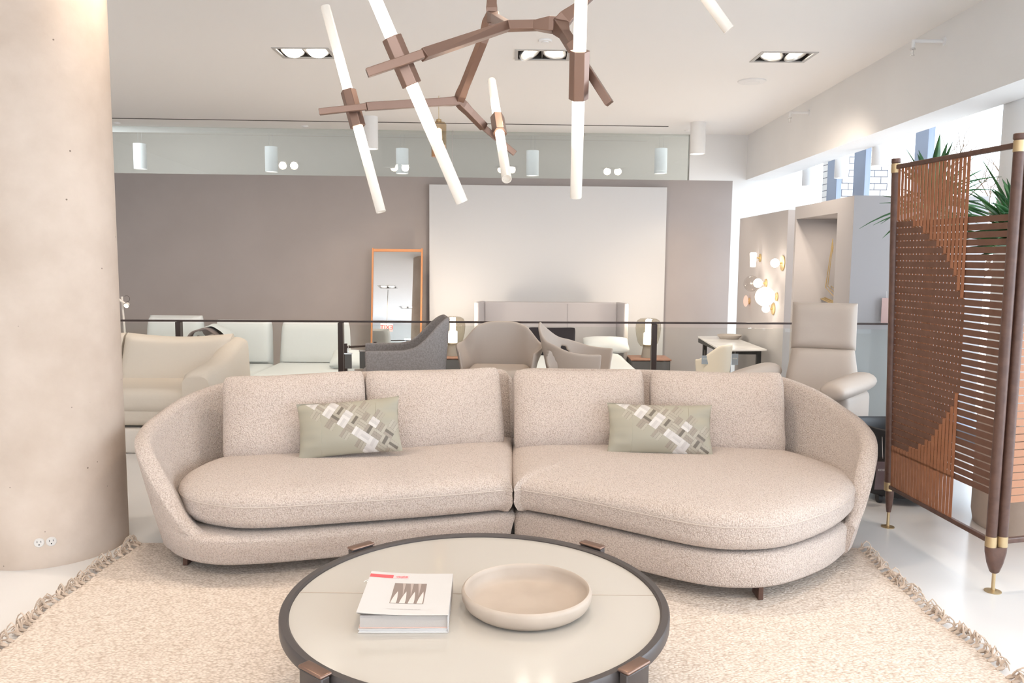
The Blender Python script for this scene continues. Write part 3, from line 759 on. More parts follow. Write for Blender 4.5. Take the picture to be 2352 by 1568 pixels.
def seat_mb(outline, spine, z0=0.245, zp=0.362, zt=0.43):
    pts = spline_keep([(x, y, 0, c) for x, y, c in outline]); n = len(pts); rings = []
    s0, s1 = Vector((*spine[0], 0)), Vector((*spine[1], 0)); sd = s1 - s0
    prof = [(0.11, z0), (0.06, z0 + 0.002), (0.025, z0 + 0.012), (0.004, z0 + 0.04), (-0.004, (z0 + zp) / 2), (0.0, zp - 0.006), (-0.002, zp), (-0.003, zp + 0.008), (0.002, zp + 0.022), (0.018, zp + 0.040), (0.05, zp + 0.056), (0.10, zp + 0.066), (0.17, zp + 0.071), (0.26, zt + 0.008)]
    for (ins, z) in prof:
        ring = []
        for p in pts:
            P = Vector((p[0], p[1], 0)); t = max(0, min(1, (P - s0).dot(sd) / sd.length_squared)); d = s0 + sd * t - P
            q = P + d.normalized() * min(ins, d.length * 0.9); 
            w = 0.007 * noise.noise(Vector((q.x * 2.2, q.y * 2.2, 0))) if z > zp + 0.02 else 0
            ring.append(Vector((q.x, q.y, z + w)))
        rings.append(ring)
    b = MB(); vs = [v for r_ in rings for v in r_] ; N = len(rings)
    fs = [(k * n + i, k * n + (i + 1) % n, (k + 1) * n + (i + 1) % n, (k + 1) * n + i) for k in range(N - 1) for i in range(n)]
    fs.append(tuple(reversed(range(n))))
    mid = len(vs)
    for p in pts:
        P = Vector((p[0], p[1], 0)); t = max(0, min(1, (P - s0).dot(sd) / sd.length_squared)); q = s0 + sd * t; vs.append(Vector((q.x, q.y, zt + 0.010)))
    fs += [((N - 1) * n + i, (N - 1) * n + (i + 1) % n, mid + (i + 1) % n, mid + i) for i in range(n)]
    b.add(vs, fs)
    line = [Vector((p[0], p[1], zp)) for p in pts]
    return b, rings[6]
sL = [(0.004, 3.92, 0), (-0.03, 3.878, 0), (-0.36, 3.765, 0), (-0.76, 3.655, 0), (-1.15, 3.565, 0), (-1.36, 3.60, 0), (-1.52, 3.70, 0), (-1.615, 3.85, 0), (-1.64, 4.03, 0), (-1.60, 4.25, 0), (-1.48, 4.50, 0), (-1.2, 4.66, 0), (-0.7, 4.75, 0), (-0.04, 4.80, 0), (0.003, 4.76, 0)]
sR = [(0.015, 4.76, 0), (0.06, 4.82, 0), (0.8, 4.86, 0), (1.25, 4.80, 0), (1.50, 4.65, 0), (1.66, 4.45, 0), (1.75, 4.2, 0), (1.735, 4.0, 0), (1.65, 3.815, 0), (1.45, 3.585, 0), (1.19, 3.39, 0), (0.985, 3.345, 0), (0.80, 3.385, 0), (0.55, 3.555, 0), (0.27, 3.755, 0), (0.05, 3.885, 0), (0.014, 3.93, 0)]
for o_, sp_ in ((list(reversed(sL)), ((-1.15, 4.1), (-0.4, 4.3))), (list(reversed(sR)), ((0.45, 4.3), (1.1, 4.05)))):
    b, ring = seat_mb(o_, sp_)
    sc_ = b.build('seat_cushion', BT, sf, merge=True, angle=60)
    pb = MB(); rr = [v + Vector((0, 0, 0.0)) for v in ring]; pb.tube(rr + [rr[0]], 0.0028, 6, cap=False); pb.build('piping', mat('piping', (204, 188, 175), 0.95), sc_)
def leg_at(x, y, w, d, parent, m, z=0.10, name='leg', z0=0.0125):
    b = MB(); b.box((x - w / 2, y - d / 2, z0), (x + w / 2, y + d / 2, z)); return b.build(name, m, parent, bevel=0.002)
for x, y in ((-1.56, 3.80), (-0.15, 4.0), (1.10, 3.46), (0.30, 3.98)): leg_at(x, y, 0.022, 0.09, sf, M['walnut'])
for x, y in ((-1.5, 4.6), (-0.2, 4.85), (0.3, 4.9), (1.5, 4.6)): leg_at(x, y, 0.022, 0.09, sf, M['walnut'], z0=0.0)

# loose cushions --------------------------------------------------
def pillow_mb(w, h, t, M4, nu=44, nv=30, pinch=0.035, edge=0.012, wob=0.004, seed=0, pw=0.55, sag=0.0):
    """cushion in local x (width) and z (height), thickness along y, then moved by M4"""
    b = MB()
    def P(i, j, s):
        u = -1 + 2 * i / nu; v = -1 + 2 * j / nv
        uu = math.sin(u * pi / 2) ; vv = math.sin(v * pi / 2)
        k = max(0, (1 - abs(uu) ** 2.6)) ** pw * max(0, (1 - abs(vv) ** 2.6)) ** pw
        x = w / 2 * uu * (1 - pinch * (1 - vv * vv) ); z = h / 2 * vv * (1 - pinch * 1.4 * (1 - uu * uu))
        x *= 1 - 0.05 * abs(vv) ** 8; z *= 1 - 0.05 * abs(uu) ** 8; z -= sag * (1 - uu * uu) * max(0, vv)
        y = s * (t / 2 * k + edge * (1 if max(abs(uu), abs(vv)) < 0.9999 else 0))
        wv = Vector((x * 6 + seed, y * 3, z * 6)); 
        return M4 @ Vector((x, y + wob * noise.noise(wv) * s, z))
    b.grid(lambda i, j: P(i, j, -1), nu, nv); b.grid(lambda i, j: P(i, j, 1), nu, nv, flip=True)
    return b
def place_pillow(bl, br, recline, w, h, t, fwd=0.02):
    """bl, br: front bottom corners; returns matrix of cushion centre"""
    bl, br = Vector(bl), Vector(br); ux = (br - bl).normalized(); n = Vector((ux.y, -ux.x, 0)).normalized()
    upv = (Vector((0, 0, 1)) * cos(recline) - n * sin(recline)).normalized(); back = ux.cross(upv) * -1
    upv = (upv - ux * upv.dot(ux)).normalized()
    back = upv.cross(ux)
    if back.dot(n) > 0: back = -back
    c = (bl + br) / 2 + upv * h / 2 + back * (t * 0.5 + fwd)
    m = Matrix.Identity(4)
    for r_ in range(3):
        m[r_][0] = ux[r_]; m[r_][1] = back[r_]; m[r_][2] = upv[r_]; m[r_][3] = c[r_]
    return m
CU = [((503, 1058), (846, 1043), 'beige boucle back cushion at the column end of the sofa'),
      ((852, 1042), (1173, 1022), 'beige boucle back cushion just left of the sofa seam'),
      ((1184, 1032), (1496, 1030), 'beige boucle back cushion just right of the sofa seam'),
      ((1496, 1032), (1816, 1042), 'beige boucle back cushion at the screen end of the sofa')]
for k, (a, c, lb) in enumerate(CU):
    A, B = atz(*a, .425), atz(*c, .425); w = (B - A).length * 0.985; h = 0.495; t = 0.21
    Mx = place_pillow(A, B, radians(22), w, h, t)
    if k == 0: Mx = Mx @ Matrix.Rotation(radians(-1.5), 4, 'Y')
    o = pillow_mb(w * 1.02, h, t, Mx, seed=k * 9.1, edge=0.026, wob=0.016, pinch=0.012, pw=0.42, sag=0.016).build('back_cushion', BT, merge=True, angle=50)
    tag(o, lb, 'cushion', 'loose back cushions of the sofa')

# leather lumbar pillows with woven strips
def patch_color(u, v):
    """u 0..1 across, v 0..1 down the pillow face -> rgb (woven leather appliqué)"""
    base = (160, 152, 134)
    X = u * 1800; Y = v * 950
    p = (0.8 * X + 0.6 * Y) / 160.0; q = (0.6 * X - 0.8 * Y) / 155.0 + 0.5
    i, j = math.floor(p), math.floor(q); fp, fq = p - i, q - j
    whites = {(3, 1), (3, 2), (5, 1), (5, 2), (8, 3), (7, 0), (7, 1), (8, 1), (8, 0), (9, 0), (9, 1), (10, 0), (1, 1), (0, 1), (1, 2)}
    whites.discard((7, 0)); whites.discard((8, 0))
    darks = {(4, 2), (4, 1), (6, 2), (8, 2), (10, 3), (10, 2), (11, 2), (3, 4)}
    mids = {(i_, j_) for i_ in range(1, 12) for j_ in range(1, 4)} | {(2, 0), (4, 0), (6, 0), (8, 0), (6, 4), (8, 4), (10, 4), (2, 3), (4, 4)}
    mids -= {(1, 3), (11, 3), (9, 4), (7, 4)}
    if (i, j) in whites: w = True
    elif (i, j) in mids: w = False
    else: return base
    along = (i + j) % 2; f = fq if along else fp; f2 = fp if along else fq
    s = int(f * 3) if f < 1 else 2
    if min(f * 3 - s, s + 1 - f * 3) < 0.05: return (120, 112, 100) if not w else (196, 188, 180)
    R = random.Random(i * 31 + j * 7 + s * 3)
    if w: return [(206, 199, 192), (188, 180, 174), (198, 190, 184)][s]
    if (i, j) in darks and s == 1: return (104, 94, 82)
    return [(168, 158, 142), (148, 136, 122), (160, 150, 134)][(s + R.randint(0, 1)) % 3]
def attr_mat():
    m = bpy.data.materials.new('woven_leather'); m.use_nodes = True; nt = m.node_tree; b_ = nt.nodes['Principled BSDF']
    a = nt.nodes.new('ShaderNodeAttribute'); a.attribute_name = 'tone'; nt.links.new(a.outputs['Color'], b_.inputs['Base Color'])
    b_.inputs['Roughness'].default_value = 0.5; return m
M['woven'] = attr_mat()
def lumbar(bl, br, ru, h, t, tilt, label):
    w = (Vector(br) - Vector(bl)).length; Mx = place_pillow(bl, br, tilt, w, h, t, -0.035); nu, nv = 260, 144
    b = MB()
    def P(i, j, s, nu=nu, nv=nv):
        uu = -1 + 2 * i / nu; vv = -1 + 2 * j / nv
        k = max(0, (1 - abs(uu) ** 2.4)) ** 0.6 * max(0, (1 - abs(vv) ** 2.2)) ** 0.6
        x = w / 2 * uu * (1 - 0.05 * (1 - vv * vv)); z = h / 2 * vv * (1 - 0.06 * (1 - uu * uu))
        cr = 0.010 * noise.noise(Vector((x * 9, 0.3, z * 22))) * (1 - k * 0.5) if abs(uu) > 0.55 else 0.003 * noise.noise(Vector((x * 9, 2, z * 9)))
        return Mx @ Vector((x, s * t / 2 * k + cr * s, z))
    b.grid(lambda i, j: P(i, j, -1), nu, nv); nf = len(b.f); b.grid(lambda i, j: P(i, j, 1, 40, 24), 40, 24, flip=True)
    o = MB(); o.v = b.v; o.f = b.f; o.mi = b.mi
    o = o.build('lumbar_pillow', M['woven'], merge=False)
    at = o.data.color_attributes.new('tone', 'FLOAT_COLOR', 'CORNER'); data = []
    nfaces = len(o.data.polygons)
    for f_ in range(nfaces):
        if f_ < nf:
            i, j = divmod(f_, nv); c = patch_color((i + 0.5) / nu, 1 - (j + 0.5) / nv)
        else: c = (160, 152, 134)
        data += [*lin(c), 1.0] * 4
    at.data.foreach_set('color', data)
    tag(o, label, 'pillow', 'woven leather lumbar pillows'); return o
zt = 0.436
bl_ = atz(684, 1056, zt); lumbar(bl_, aty(925, 1034, bl_.y + 0.07), 0, 0.30, 0.12, radians(21), 'olive leather lumbar pillow with woven strips, tilted, on the column half of the sofa')
lumbar(atz(1394, 1040, zt), atz(1640, 1047, zt), 0, 0.285, 0.12, radians(21), 'olive leather lumbar pillow with woven strips, on the chaise half of the sofa')

# ------------------------------------------------------------------ coffee table
TC = Vector((-0.112, 2.60, 0)); TR = 0.635; TZ = 0.36
tb = thing('round_coffee_table', 'large round coffee table with cream glass top and dark rim', 'coffee table', TC)
b = MB(); b.lathe([(TR - 0.028, TZ - 0.012), (0.001, TZ - 0.012), (0.001, TZ), (TR - 0.031, TZ), (TR - 0.028, TZ - 0.003)], TC, 96, close=False); top_o = b.build('table_top', M['tabletop'], tb)
b = MB(); b.box((TC.x - TR + 0.03, 2.645, TZ + 0.0002), (TC.x + TR - 0.03, 2.648, TZ + 0.0009)); b.build('seam_line', mat('seam', (176, 160, 146), 0.6), top_o, smooth=False)
b = MB(); b.lathe([(TR - 0.030, TZ - 0.03), (TR - 0.030, TZ + 0.004), (TR - 0.024, TZ + 0.010), (TR - 0.004, TZ + 0.010), (TR, TZ + 0.004), (TR, TZ - 0.030), (TR - 0.005, TZ - 0.035), (0.001, TZ - 0.035)], TC, 128, close=False); b.build('rim', M['rim'], tb)
for px, py in ((835, 1265), (1365, 1258), (1478, 1552), (705, 1560)):
    q = atz(px, py, TZ); d = (q - TC); d.z = 0; d.normalize(); a = atan2(d.y, d.x)
    Mx = T((TC.x, TC.y, 0), a)
    b = MB()
    b.prism([(TR + 0.004, -0.05), (TR + 0.030, -0.05), (TR + 0.034, -0.044), (TR + 0.034, 0.044), (TR + 0.030, 0.05), (TR + 0.004, 0.05)], 0.0125, TZ + 0.012, Mx)
    lg = b.build('leg', M['rim'], tb, bevel=0.003)
    b = MB(); b.rbox((TR - 0.004, -0.052, TZ + 0.012), (TR + 0.036, 0.052, TZ + 0.022), 0.006, Mx); b.build('leg_cap', M['bronze'], lg)
    b = MB(); b.box((0.10, -0.02, TZ - 0.075), (TR + 0.01, 0.02, TZ - 0.04), Mx); b.build('support_bar', M['rim'], lg, smooth=False)
wm = atz(852, 1334, TZ + 0.001)
b = MB()
for r_ in (0.010, 0.020, 0.030):
    pts = [(r_ + 0.002, a) for a in range(-40, 45, 10)]; rr = [Vector((wm.x + 0.018 + (r_ + s * 0.0025) * cos(radians(215 + a * 0.9)) * -1 - 0.03, wm.y + (r_ + s * 0.0025) * sin(radians(125 + a)) - 0.02, TZ + 0.0012)) for s in (-1, 1) for _, a in pts]
    n = len(pts); rr = [Vector((wm.x + 0.006 + (r_ + s * 0.0022) * cos(radians(125 + a)), wm.y - 0.014 + (r_ + s * 0.0022) * sin(radians(125 + a)), TZ + 0.0012)) for s in (-1, 1) for _, a in pts]
    b.add(rr, [(i, i + 1, n + i + 1, n + i) for i in range(n - 1)])
b.build('charging_mark', M['ledmark'], top_o, smooth=False)

# book stack: the spine side is on the right, cover title upside down to us
bl, br_ = Vector((-0.460, 2.350)), Vector((-0.186, 2.358)); tl = Vector((-0.460, 2.672))
ux = (br_ - bl).normalized(); uy = Vector((-ux.y, ux.x)); BW, BD = (br_ - bl).length, 0.325
def BM(x, y, z): return Vector((bl.x + ux.x * x + uy.x * y, bl.y + ux.y * x + uy.y * y, z))
BMX = Matrix(((ux.x, uy.x, 0, bl.x), (ux.y, uy.y, 0, bl.y), (0, 0, 1, 0), (0, 0, 0, 1)))
z0 = TZ + 0.0005
k1 = thing('book', 'thin pale book lying under the white paperback on the round table', 'book', BM(BW / 2, BD / 2, z0))
b = MB(); b.rbox((0, 0, z0), (BW, BD, z0 + 0.003), 0.001, BMX); b.rbox((0, 0, z0 + 0.011), (BW, BD, z0 + 0.014), 0.001, BMX); b.rbox((BW - 0.003, 0, z0), (BW, BD, z0 + 0.014), 0.001, BMX); b.build('cover', M['paper'], k1)
b = MB(); b.box((0.004, 0.003, z0 + 0.003), (BW - 0.004, BD - 0.003, z0 + 0.011), BMX); b.build('page_block', M['paper'], k1, smooth=False)
z1 = z0 + 0.0145
k2 = thing('book', 'white art book with red title strip and cover photo, on top of the thin book', 'book', BM(BW / 2, BD / 2, z1))
b = MB(); b.rbox((0.002, 0.002, z1), (BW, BD - 0.004, z1 + 0.003), 0.001, BMX); b.build('back_cover', M['bookrose'], k2)
b = MB(); b.box((0.006, 0.005, z1 + 0.003), (BW - 0.004, BD - 0.008, z1 + 0.040), BMX); b.build('page_block', M['pages'], k2, smooth=False)
def lift(x): return 0.010 * max(0, 1 - x / (BW * 0.7)) ** 2
def CP(i, j, dz):
    x = -0.004 + (BW + 0.003) * i / 20; y = -0.004 + BD * j / 4; return BM(x, y, z1 + 0.041 + lift(max(0, x)) + dz)
b = MB(); b.grid(lambda i, j: CP(i, j, 0.0), 20, 4, flip=True); b.grid(lambda i, j: CP(i, j, 0.0022), 20, 4)
b.box((BW - 0.003, -0.002, z1), (BW, BD - 0.004, z1 + 0.0425), BMX)
cv = b.build('cover', M['paper'], k2, angle=25)
def decal(x0, y0, x1, y1, dz, m, name, par=cv, nx=8):
    b = MB(); b.grid(lambda i, j: BM(x0 + (x1 - x0) * i / nx, y0 + (y1 - y0) * j, z1 + 0.0432 + lift(max(0, x0 + (x1 - x0) * i / nx)) + dz), nx, 1); return b.build(name, m, par, smooth=False)
ty0, ty1 = BD - 0.052, BD - 0.026
decal(-0.003, ty0, 0.075, ty1, 0.0006, M['redlabel'], 'title_strip', nx=4)
decal(0.075, ty0, 0.128, ty1, 0.0006, mat('pink_label', (250, 196, 196), 0.6), 'title_panel', nx=4)
def text(txt, loc, size, m, parent, rz=0, rx=0, name='lettering', ext=0.0004, align='CENTER', Mx=None, sx=1.0):
    cu = bpy.data.curves.new(name, 'FONT'); cu.body = txt; cu.size = size; cu.extrude = ext; cu.align_x = align; cu.align_y = 'CENTER'
    o = bpy.data.objects.new(name, cu); COL.objects.link(o); cu.materials.append(m); o.parent = parent
    w = Mx if Mx else (Matrix.Translation(loc) @ Matrix.Rotation(rz, 4, 'Z') @ Matrix.Rotation(rx, 4, 'X') @ Matrix.Diagonal((sx, 1, 1, 1)))
    me = bpy.data.meshes.new_from_object(o); bpy.data.objects.remove(o); bpy.data.curves.remove(cu)
    o = bpy.data.objects.new(name, me); COL.objects.link(o); o.parent = parent
    if not me.materials: me.materials.append(m)
    mm = root_inv(parent) @ w
    l, q, s_ = mm.decompose(); o.location = l; o.rotation_euler = q.to_euler(); o.scale = s_
    return o
angb = atan2(ux.y, ux.x)
text('KIOSK', BM(0.102, (ty0 + ty1) / 2, z1 + 0.0442 + lift(0.098)), 0.0195, M['redlabel'], cv, rz=angb + pi, sx=0.78)
b = MB(); R_ = random.Random(2); x_ = BW * 0.30
while x_ < BW * 0.68:
    l_ = R_.uniform(0.004, 0.012); b.add([BM(x_, 0.036, z1 + 0.0440 + lift(x_)), BM(x_ + l_, 0.036, z1 + 0.0440 + lift(x_ + l_)), BM(x_ + l_, 0.039, z1 + 0.0440 + lift(x_ + l_)), BM(x_, 0.039, z1 + 0.0440 + lift(x_))], [(0, 1, 2, 3)]); x_ += l_ + 0.002
b.build('faint_line', M['greytext'], cv, smooth=False)
# the cover photo: dark field with pale pointed forms
px0, px1, py0, py1 = BW * 0.315, BW * 0.70, BD * 0.24, BD * 0.72
decal(px0, py0, px1, py1, 0.0006, mat('photo_dark', (138, 122, 114), 0.6), 'cover_photo', nx=6)
b = MB()
for k in range(4):
    cx_ = px0 + (px1 - px0) * (0.10 + 0.26 * k); hw = (px1 - px0) * 0.085; pts = []
    for s in range(9):
        t = s / 8; w_ = hw * (1 - t ** 1.8); pts.append((cx_ - w_ + 0.006 * t, py0 + (py1 - py0) * 0.58 * t)); 
    rt = [(2 * (cx_ + 0.006 * (s / 8)) - p[0], p[1]) for s, p in enumerate(pts)]
    vs = [BM(max(px0, x), y, z1 + 0.0442 + lift(x)) for x, y in pts] + [BM(min(px1, x), y, z1 + 0.0442 + lift(x)) for x, y in rt]
    b.add(vs, [(i, 9 + i, 10 + i, i + 1) for i in range(8)])
b.build('photo_form', mat('photo_light', (216, 204, 198), 0.6), cv, smooth=False)
b = MB()
for k in range(3):
    cx_ = px0 + (px1 - px0) * (0.30 + 0.24 * k); w_ = (px1 - px0) * 0.05
    b.add([BM(cx_ - w_, py1, z1 + 0.0442 + lift(cx_)), BM(cx_ + w_, py1, z1 + 0.0442 + lift(cx_)), BM(cx_ + 0.004, py0 + (py1 - py0) * 0.35, z1 + 0.0442 + lift(cx_))], [(0, 1, 2)])
b.build('photo_shade', mat('photo_mid', (178, 162, 154), 0.6), cv, smooth=False)

# bowl
bc = Vector((0.055, 2.553, TZ + 0.0005))
b = MB(); b.lathe([(0.001, 0.0), (0.165, 0.0), (0.186, 0.004), (0.203, 0.018), (0.2115, 0.036), (0.213, 0.052), (0.2105, 0.062), (0.204, 0.066), (0.199, 0.062), (0.198, 0.050), (0.194, 0.034), (0.182, 0.020), (0.165, 0.0135), (0.10, 0.012), (0.001, 0.012)], bc, 96, close=False)
o = b.build('shallow_bowl', M['bowl'], angle=60); tag(o, 'wide shallow beige ceramic bowl on the round table', 'bowl')

# outlets on the column
for (px, py), lb in (((90, 1246), 'round white power outlet low on the concrete column, left of the pair'), ((118, 1243), 'round white power outlet low on the concrete column, right of the pair')):
    d = ray(px, py); A = d.x ** 2 + d.y ** 2; B_ = -2 * (d.x * CC.x + d.y * CC.y); C_ = CC.x ** 2 + CC.y ** 2 - CR ** 2
    s = (-B_ - sqrt(B_ * B_ - 4 * A * C_)) / (2 * A); p = CAMP + d * s; nn = Vector((p.x - CC.x, p.y - CC.y, 0)).normalized()
    a = atan2(nn.y, nn.x); Mx = T(p, a) @ Matrix.Rotation(pi / 2, 4, 'Y')
    t = thing('power_outlet', lb, 'outlet', p, 0, 'round outlets on the column')
    b = MB(); vs = MB(); 
    b.lathe([(0.0225, -0.004), (0.0225, 0.002), (0.0205, 0.003), (0.0195, 0.005), (0.001, 0.005)], (0, 0, 0), 32); b.v = [Mx @ v for v in b.v]; f_ = b.build('plate', M['outlet'], t)
    b = MB(); 
    for yy_, w_ in ((-0.008, 0.0012), (0.008, 0.0012)): b.box((-0.010, yy_ - w_, 0.0045), (-0.001, yy_ + w_, 0.0056))
    b.lathe([(0.003, 0.0045), (0.003, 0.0056), (0.0001, 0.0056)], (0.009, 0, 0), 10); b.v = [Mx @ v for v in b.v]; b.build('socket_hole', M['black'], f_, smooth=False)

# ------------------------------------------------------------------ woven strap screen
sc = thing('folding_screen', 'walnut folding screen with woven tan and brown leather straps', 'room divider', (2.175, 3.56, 0))
nearP = lambda z: Vector((2.178, 3.558, z))
farP = lambda z: Vector((2.132 + (z / 2.02) * (2.063 - 2.132), 4.445, z))
Z0, Z1 = 0.225, 2.02
def screen_post(P, name='post', top=True):
    b = MB(); b.tube([P(Z0 - 0.01), P(Z1)], 0.0225, 20); return b.build(name, M['walnut'], sc)
dirn = (farP(0) - nearP(0)); dirn.z = 0; dirn.normalize()
p2dir = Vector((0.62, 0.78, 0)).normalized()       # second leaf runs back and to the right
p2dir = Vector((0.93, 0.25, 0)).normalized()
off2 = Vector((0.052, 0.004, 0))
near2 = lambda z: nearP(z) + off2
screen_post(nearP); screen_post(farP); screen_post(near2)
b = MB()
c0, c1_ = nearP(Z1), near2(Z1); ex = (c1_ - c0).normalized(); ey = Vector((-ex.y, ex.x, 0)); R_ = 0.0265
ol = [(c0 - ex * 0 + (ex * cos(a) + ey * sin(a)) * R_) for a in [pi / 2 + pi * k / 10 for k in range(11)]] + [(c1_ + (ex * cos(a) + ey * sin(a)) * R_) for a in [-pi / 2 + pi * k / 10 for k in range(11)]]
b.prism([(p.x, p.y) for p in ol], Z1, Z1 + 0.026); b.build('top_cap', M['walnut'], sc, bevel=0.004)
for P in (nearP, near2, farP):
    for za, zb in ((Z1 - 0.052, Z1 - 0.004), (Z0 - 0.012, Z0 + 0.036)):
        b = MB(); b.tube([P(za), P(zb)], 0.0243, 20); b.build('collar', M['brass'], sc)
b = MB(); b.tube([farP(Z1), farP(Z1 + 0.024)], 0.0243, 20); b.build('top_cap', M['walnut'], sc, bevel=0.003)
# feet
mid = (nearP(0) + near2(0)) / 2
b = MB(); n = 24; rings = []
for z, a, r in ((Z0 - 0.012, 0.026, 0.024), (Z0 - 0.04, 0.024, 0.024), (Z0 - 0.09, 0.012, 0.024), (Z0 - 0.13, 0.003, 0.018), (Z0 - 0.136, 0.001, 0.013)):
    rings.append([Vector((mid.x, mid.y, z)) + ex * (a * (1 if cos(t) > 0 else -1) + r * cos(t)) + ey * r * sin(t) for t in [2 * pi * (k + 0.5) / n for k in range(n)]])
b.add([v for r_ in rings for v in r_], [(i * n + k, i * n + (k + 1) % n, (i + 1) * n + (k + 1) % n, (i + 1) * n + k) for i in range(len(rings) - 1) for k in range(n)] + [tuple(range(n)), tuple(range((len(rings) - 1) * n, len(rings) * n))])
lg = b.build('foot', M['walnut'], sc, angle=50)
def foot_pin(c, par):
    b = MB(); b.tube([(c.x, c.y, 0.004), (c.x, c.y, 0.095)], 0.008, 14); b.lathe([(0.001, 0.0), (0.036, 0.0), (0.036, 0.003), (0.012, 0.008), (0.001, 0.008)], (c.x, c.y, 0.0005), 32, close=False); b.build('foot_pin', M['brass'], par)
foot_pin(mid, lg)
fb = farP(0); b = MB(); b.tube([Vector((fb.x, fb.y, z)) for z in (Z0 - 0.01, Z0 - 0.05, Z0 - 0.1, Z0 - 0.137)], 0.02, 20, rs=[0.0225, 0.022, 0.017, 0.012]); lg = b.build('foot', M['walnut'], sc); foot_pin(fb, lg)
# rails of the first leaf
b = MB(); b.tube([farP(Z1 - 0.022), nearP(Z1 - 0.022)], 0.017, 4, rot=pi / 4); b.build('top_rail', M['walnut'], sc, smooth=False, bevel=0.004)
b = MB(); b.tube([farP(Z0 + 0.012), nearP(Z0 + 0.012)], 0.016, 4, rot=pi / 4); b.build('bottom_rail', M['walnut'], sc, smooth=False, bevel=0.004)
nrm = Vector((-1, -0.05, 0)).normalized()
def SP(u, z, o): a, c = farP(z), nearP(z); return a + (c - a) * u + nrm * o
CZ, CRad = 1.085, 0.625; PW = (nearP(1) - farP(1)).length
def strap(b, pts, wdir, w, th):
    """flat strap along pts, width along wdir, thickness along the panel normal"""
    vs = []; 
    for p in pts:
        for o_ in (-1, 1): vs += [p + wdir * w / 2 * o_ + nrm * th / 2, p + wdir * w / 2 * o_ - nrm * th / 2]
    fs = []
    for i in range(len(pts) - 1):
        k = i * 4; fs += [(k, k + 4, k + 6, k + 2), (k + 1, k + 3, k + 7, k + 5), (k, k + 1, k + 5, k + 4), (k + 2, k + 6, k + 7, k + 3)]
    b.add(vs, fs)
udir = (nearP(1) - farP(1)).normalized()
NVS = 20; zh = [1.69 - 0.0352 * k for k in range(36)]
hw = 0.0285
def inside(u, z): return (u * PW) ** 2 + (z - CZ) ** 2 < CRad ** 2
bv = MB(); vx = []
for k in range(NVS):
    u = 0.045 + (0.655 - 0.045) * k / (NVS - 1) ; vx.append(u); z = Z1 - 0.03; pts = []
    zs = [Z1 - 0.03, 1.73] + [z_ for z_ in zh] + [0.44, Z0 + 0.02]
    for z_ in zs:
        o_ = -0.004 if (inside(u, z_) and z_ in zh) else 0.004
        pts.append((z_, o_))
    P_ = []
    for i_, (z_, o_) in enumerate(pts):
        P_.append(SP(u, z_ + hw / 2 if i_ and i_ < len(pts) - 1 else z_, o_))
        if i_ and i_ < len(pts) - 1: P_.append(SP(u, z_ - hw / 2, o_))
    strap(bv, P_, udir, 0.0228, 0.002)
bv.build('vertical_straps', M['strapV'], sc, smooth=False)
bh = MB()
for z_ in zh:
    strap(bh, [SP(u, z_, 0.0) for u in (0.01, 0.3, 0.6, 0.99)], Vector((0, 0, 1)), hw, 0.002)
bh.build('horizontal_straps', M['strapH'], sc, smooth=False)
# second leaf
nn2 = Vector((-p2dir.y, p2dir.x, 0)) * -1
L2 = 0.95; far2 = lambda z: near2(z) + p2dir * L2
screen_post(far2)
for z_, nm in ((Z1 - 0.022, 'top_rail'), (Z0 + 0.012, 'bottom_rail')):
    b = MB(); b.tube([near2(z_), far2(z_)], 0.017, 4, rot=pi / 4); b.build(nm, M['walnut'], sc, smooth=False, bevel=0.004)
nrm_s = nrm; nrm = nn2
bh = MB()
for k in range(36):
    z_ = 1.66 - 0.0352 * k; strap(bh, [near2(z_) + p2dir * 0.01, far2(z_) - p2dir * 0.01], Vector((0, 0, 1)), 0.0305, 0.002)
bh.build('horizontal_straps', M['strapO'], sc, smooth=False, label='orange tan leather straps')
nrm = nrm_s
b = MB(); b.tube([(far2(0).x, far2(0).y, 0.09), (far2(0).x, far2(0).y, Z0)], 0.02, 16, rs=[0.013, 0.022]); lg = b.build('foot', M['walnut'], sc); foot_pin(far2(0), lg)

# ------------------------------------------------------------------ rail with glass
YR = 7.02
rl = thing('glass_guardrail', 'thin dark steel guardrail with clear glass panels at the step', 'railing', (0, YR, 0))
ra, rb = aty(150, 737.5, YR), aty(2200, 747, YR + 0.0)
b = MB(); b.box((-4.4, YR - 0.02, 0.915), (3.9, YR + 0.02, 0.93)); b.v = [Vector((v.x, v.y, v.z + 0.004 * (v.x + 3) )) for v in b.v]; b.build('top_rail', M['railmetal'], rl, smooth=False)
for px in (411, 783, 1143, 1503):
    p = aty(px, 745, YR); b = MB(); b.box((p.x - 0.022, YR - 0.03, 0.0), (p.x + 0.022, YR + 0.03, 0.912 + 0.004 * (p.x + 3))); b.build('post', M['railmetal'], rl, smooth=False, bevel=0.002)
b = MB(); b.box((-4.4, YR - 0.005, 0.04), (3.6, YR + 0.005, 0.90)); b.build('glass_panel', M['glassrail'], rl, smooth=False)

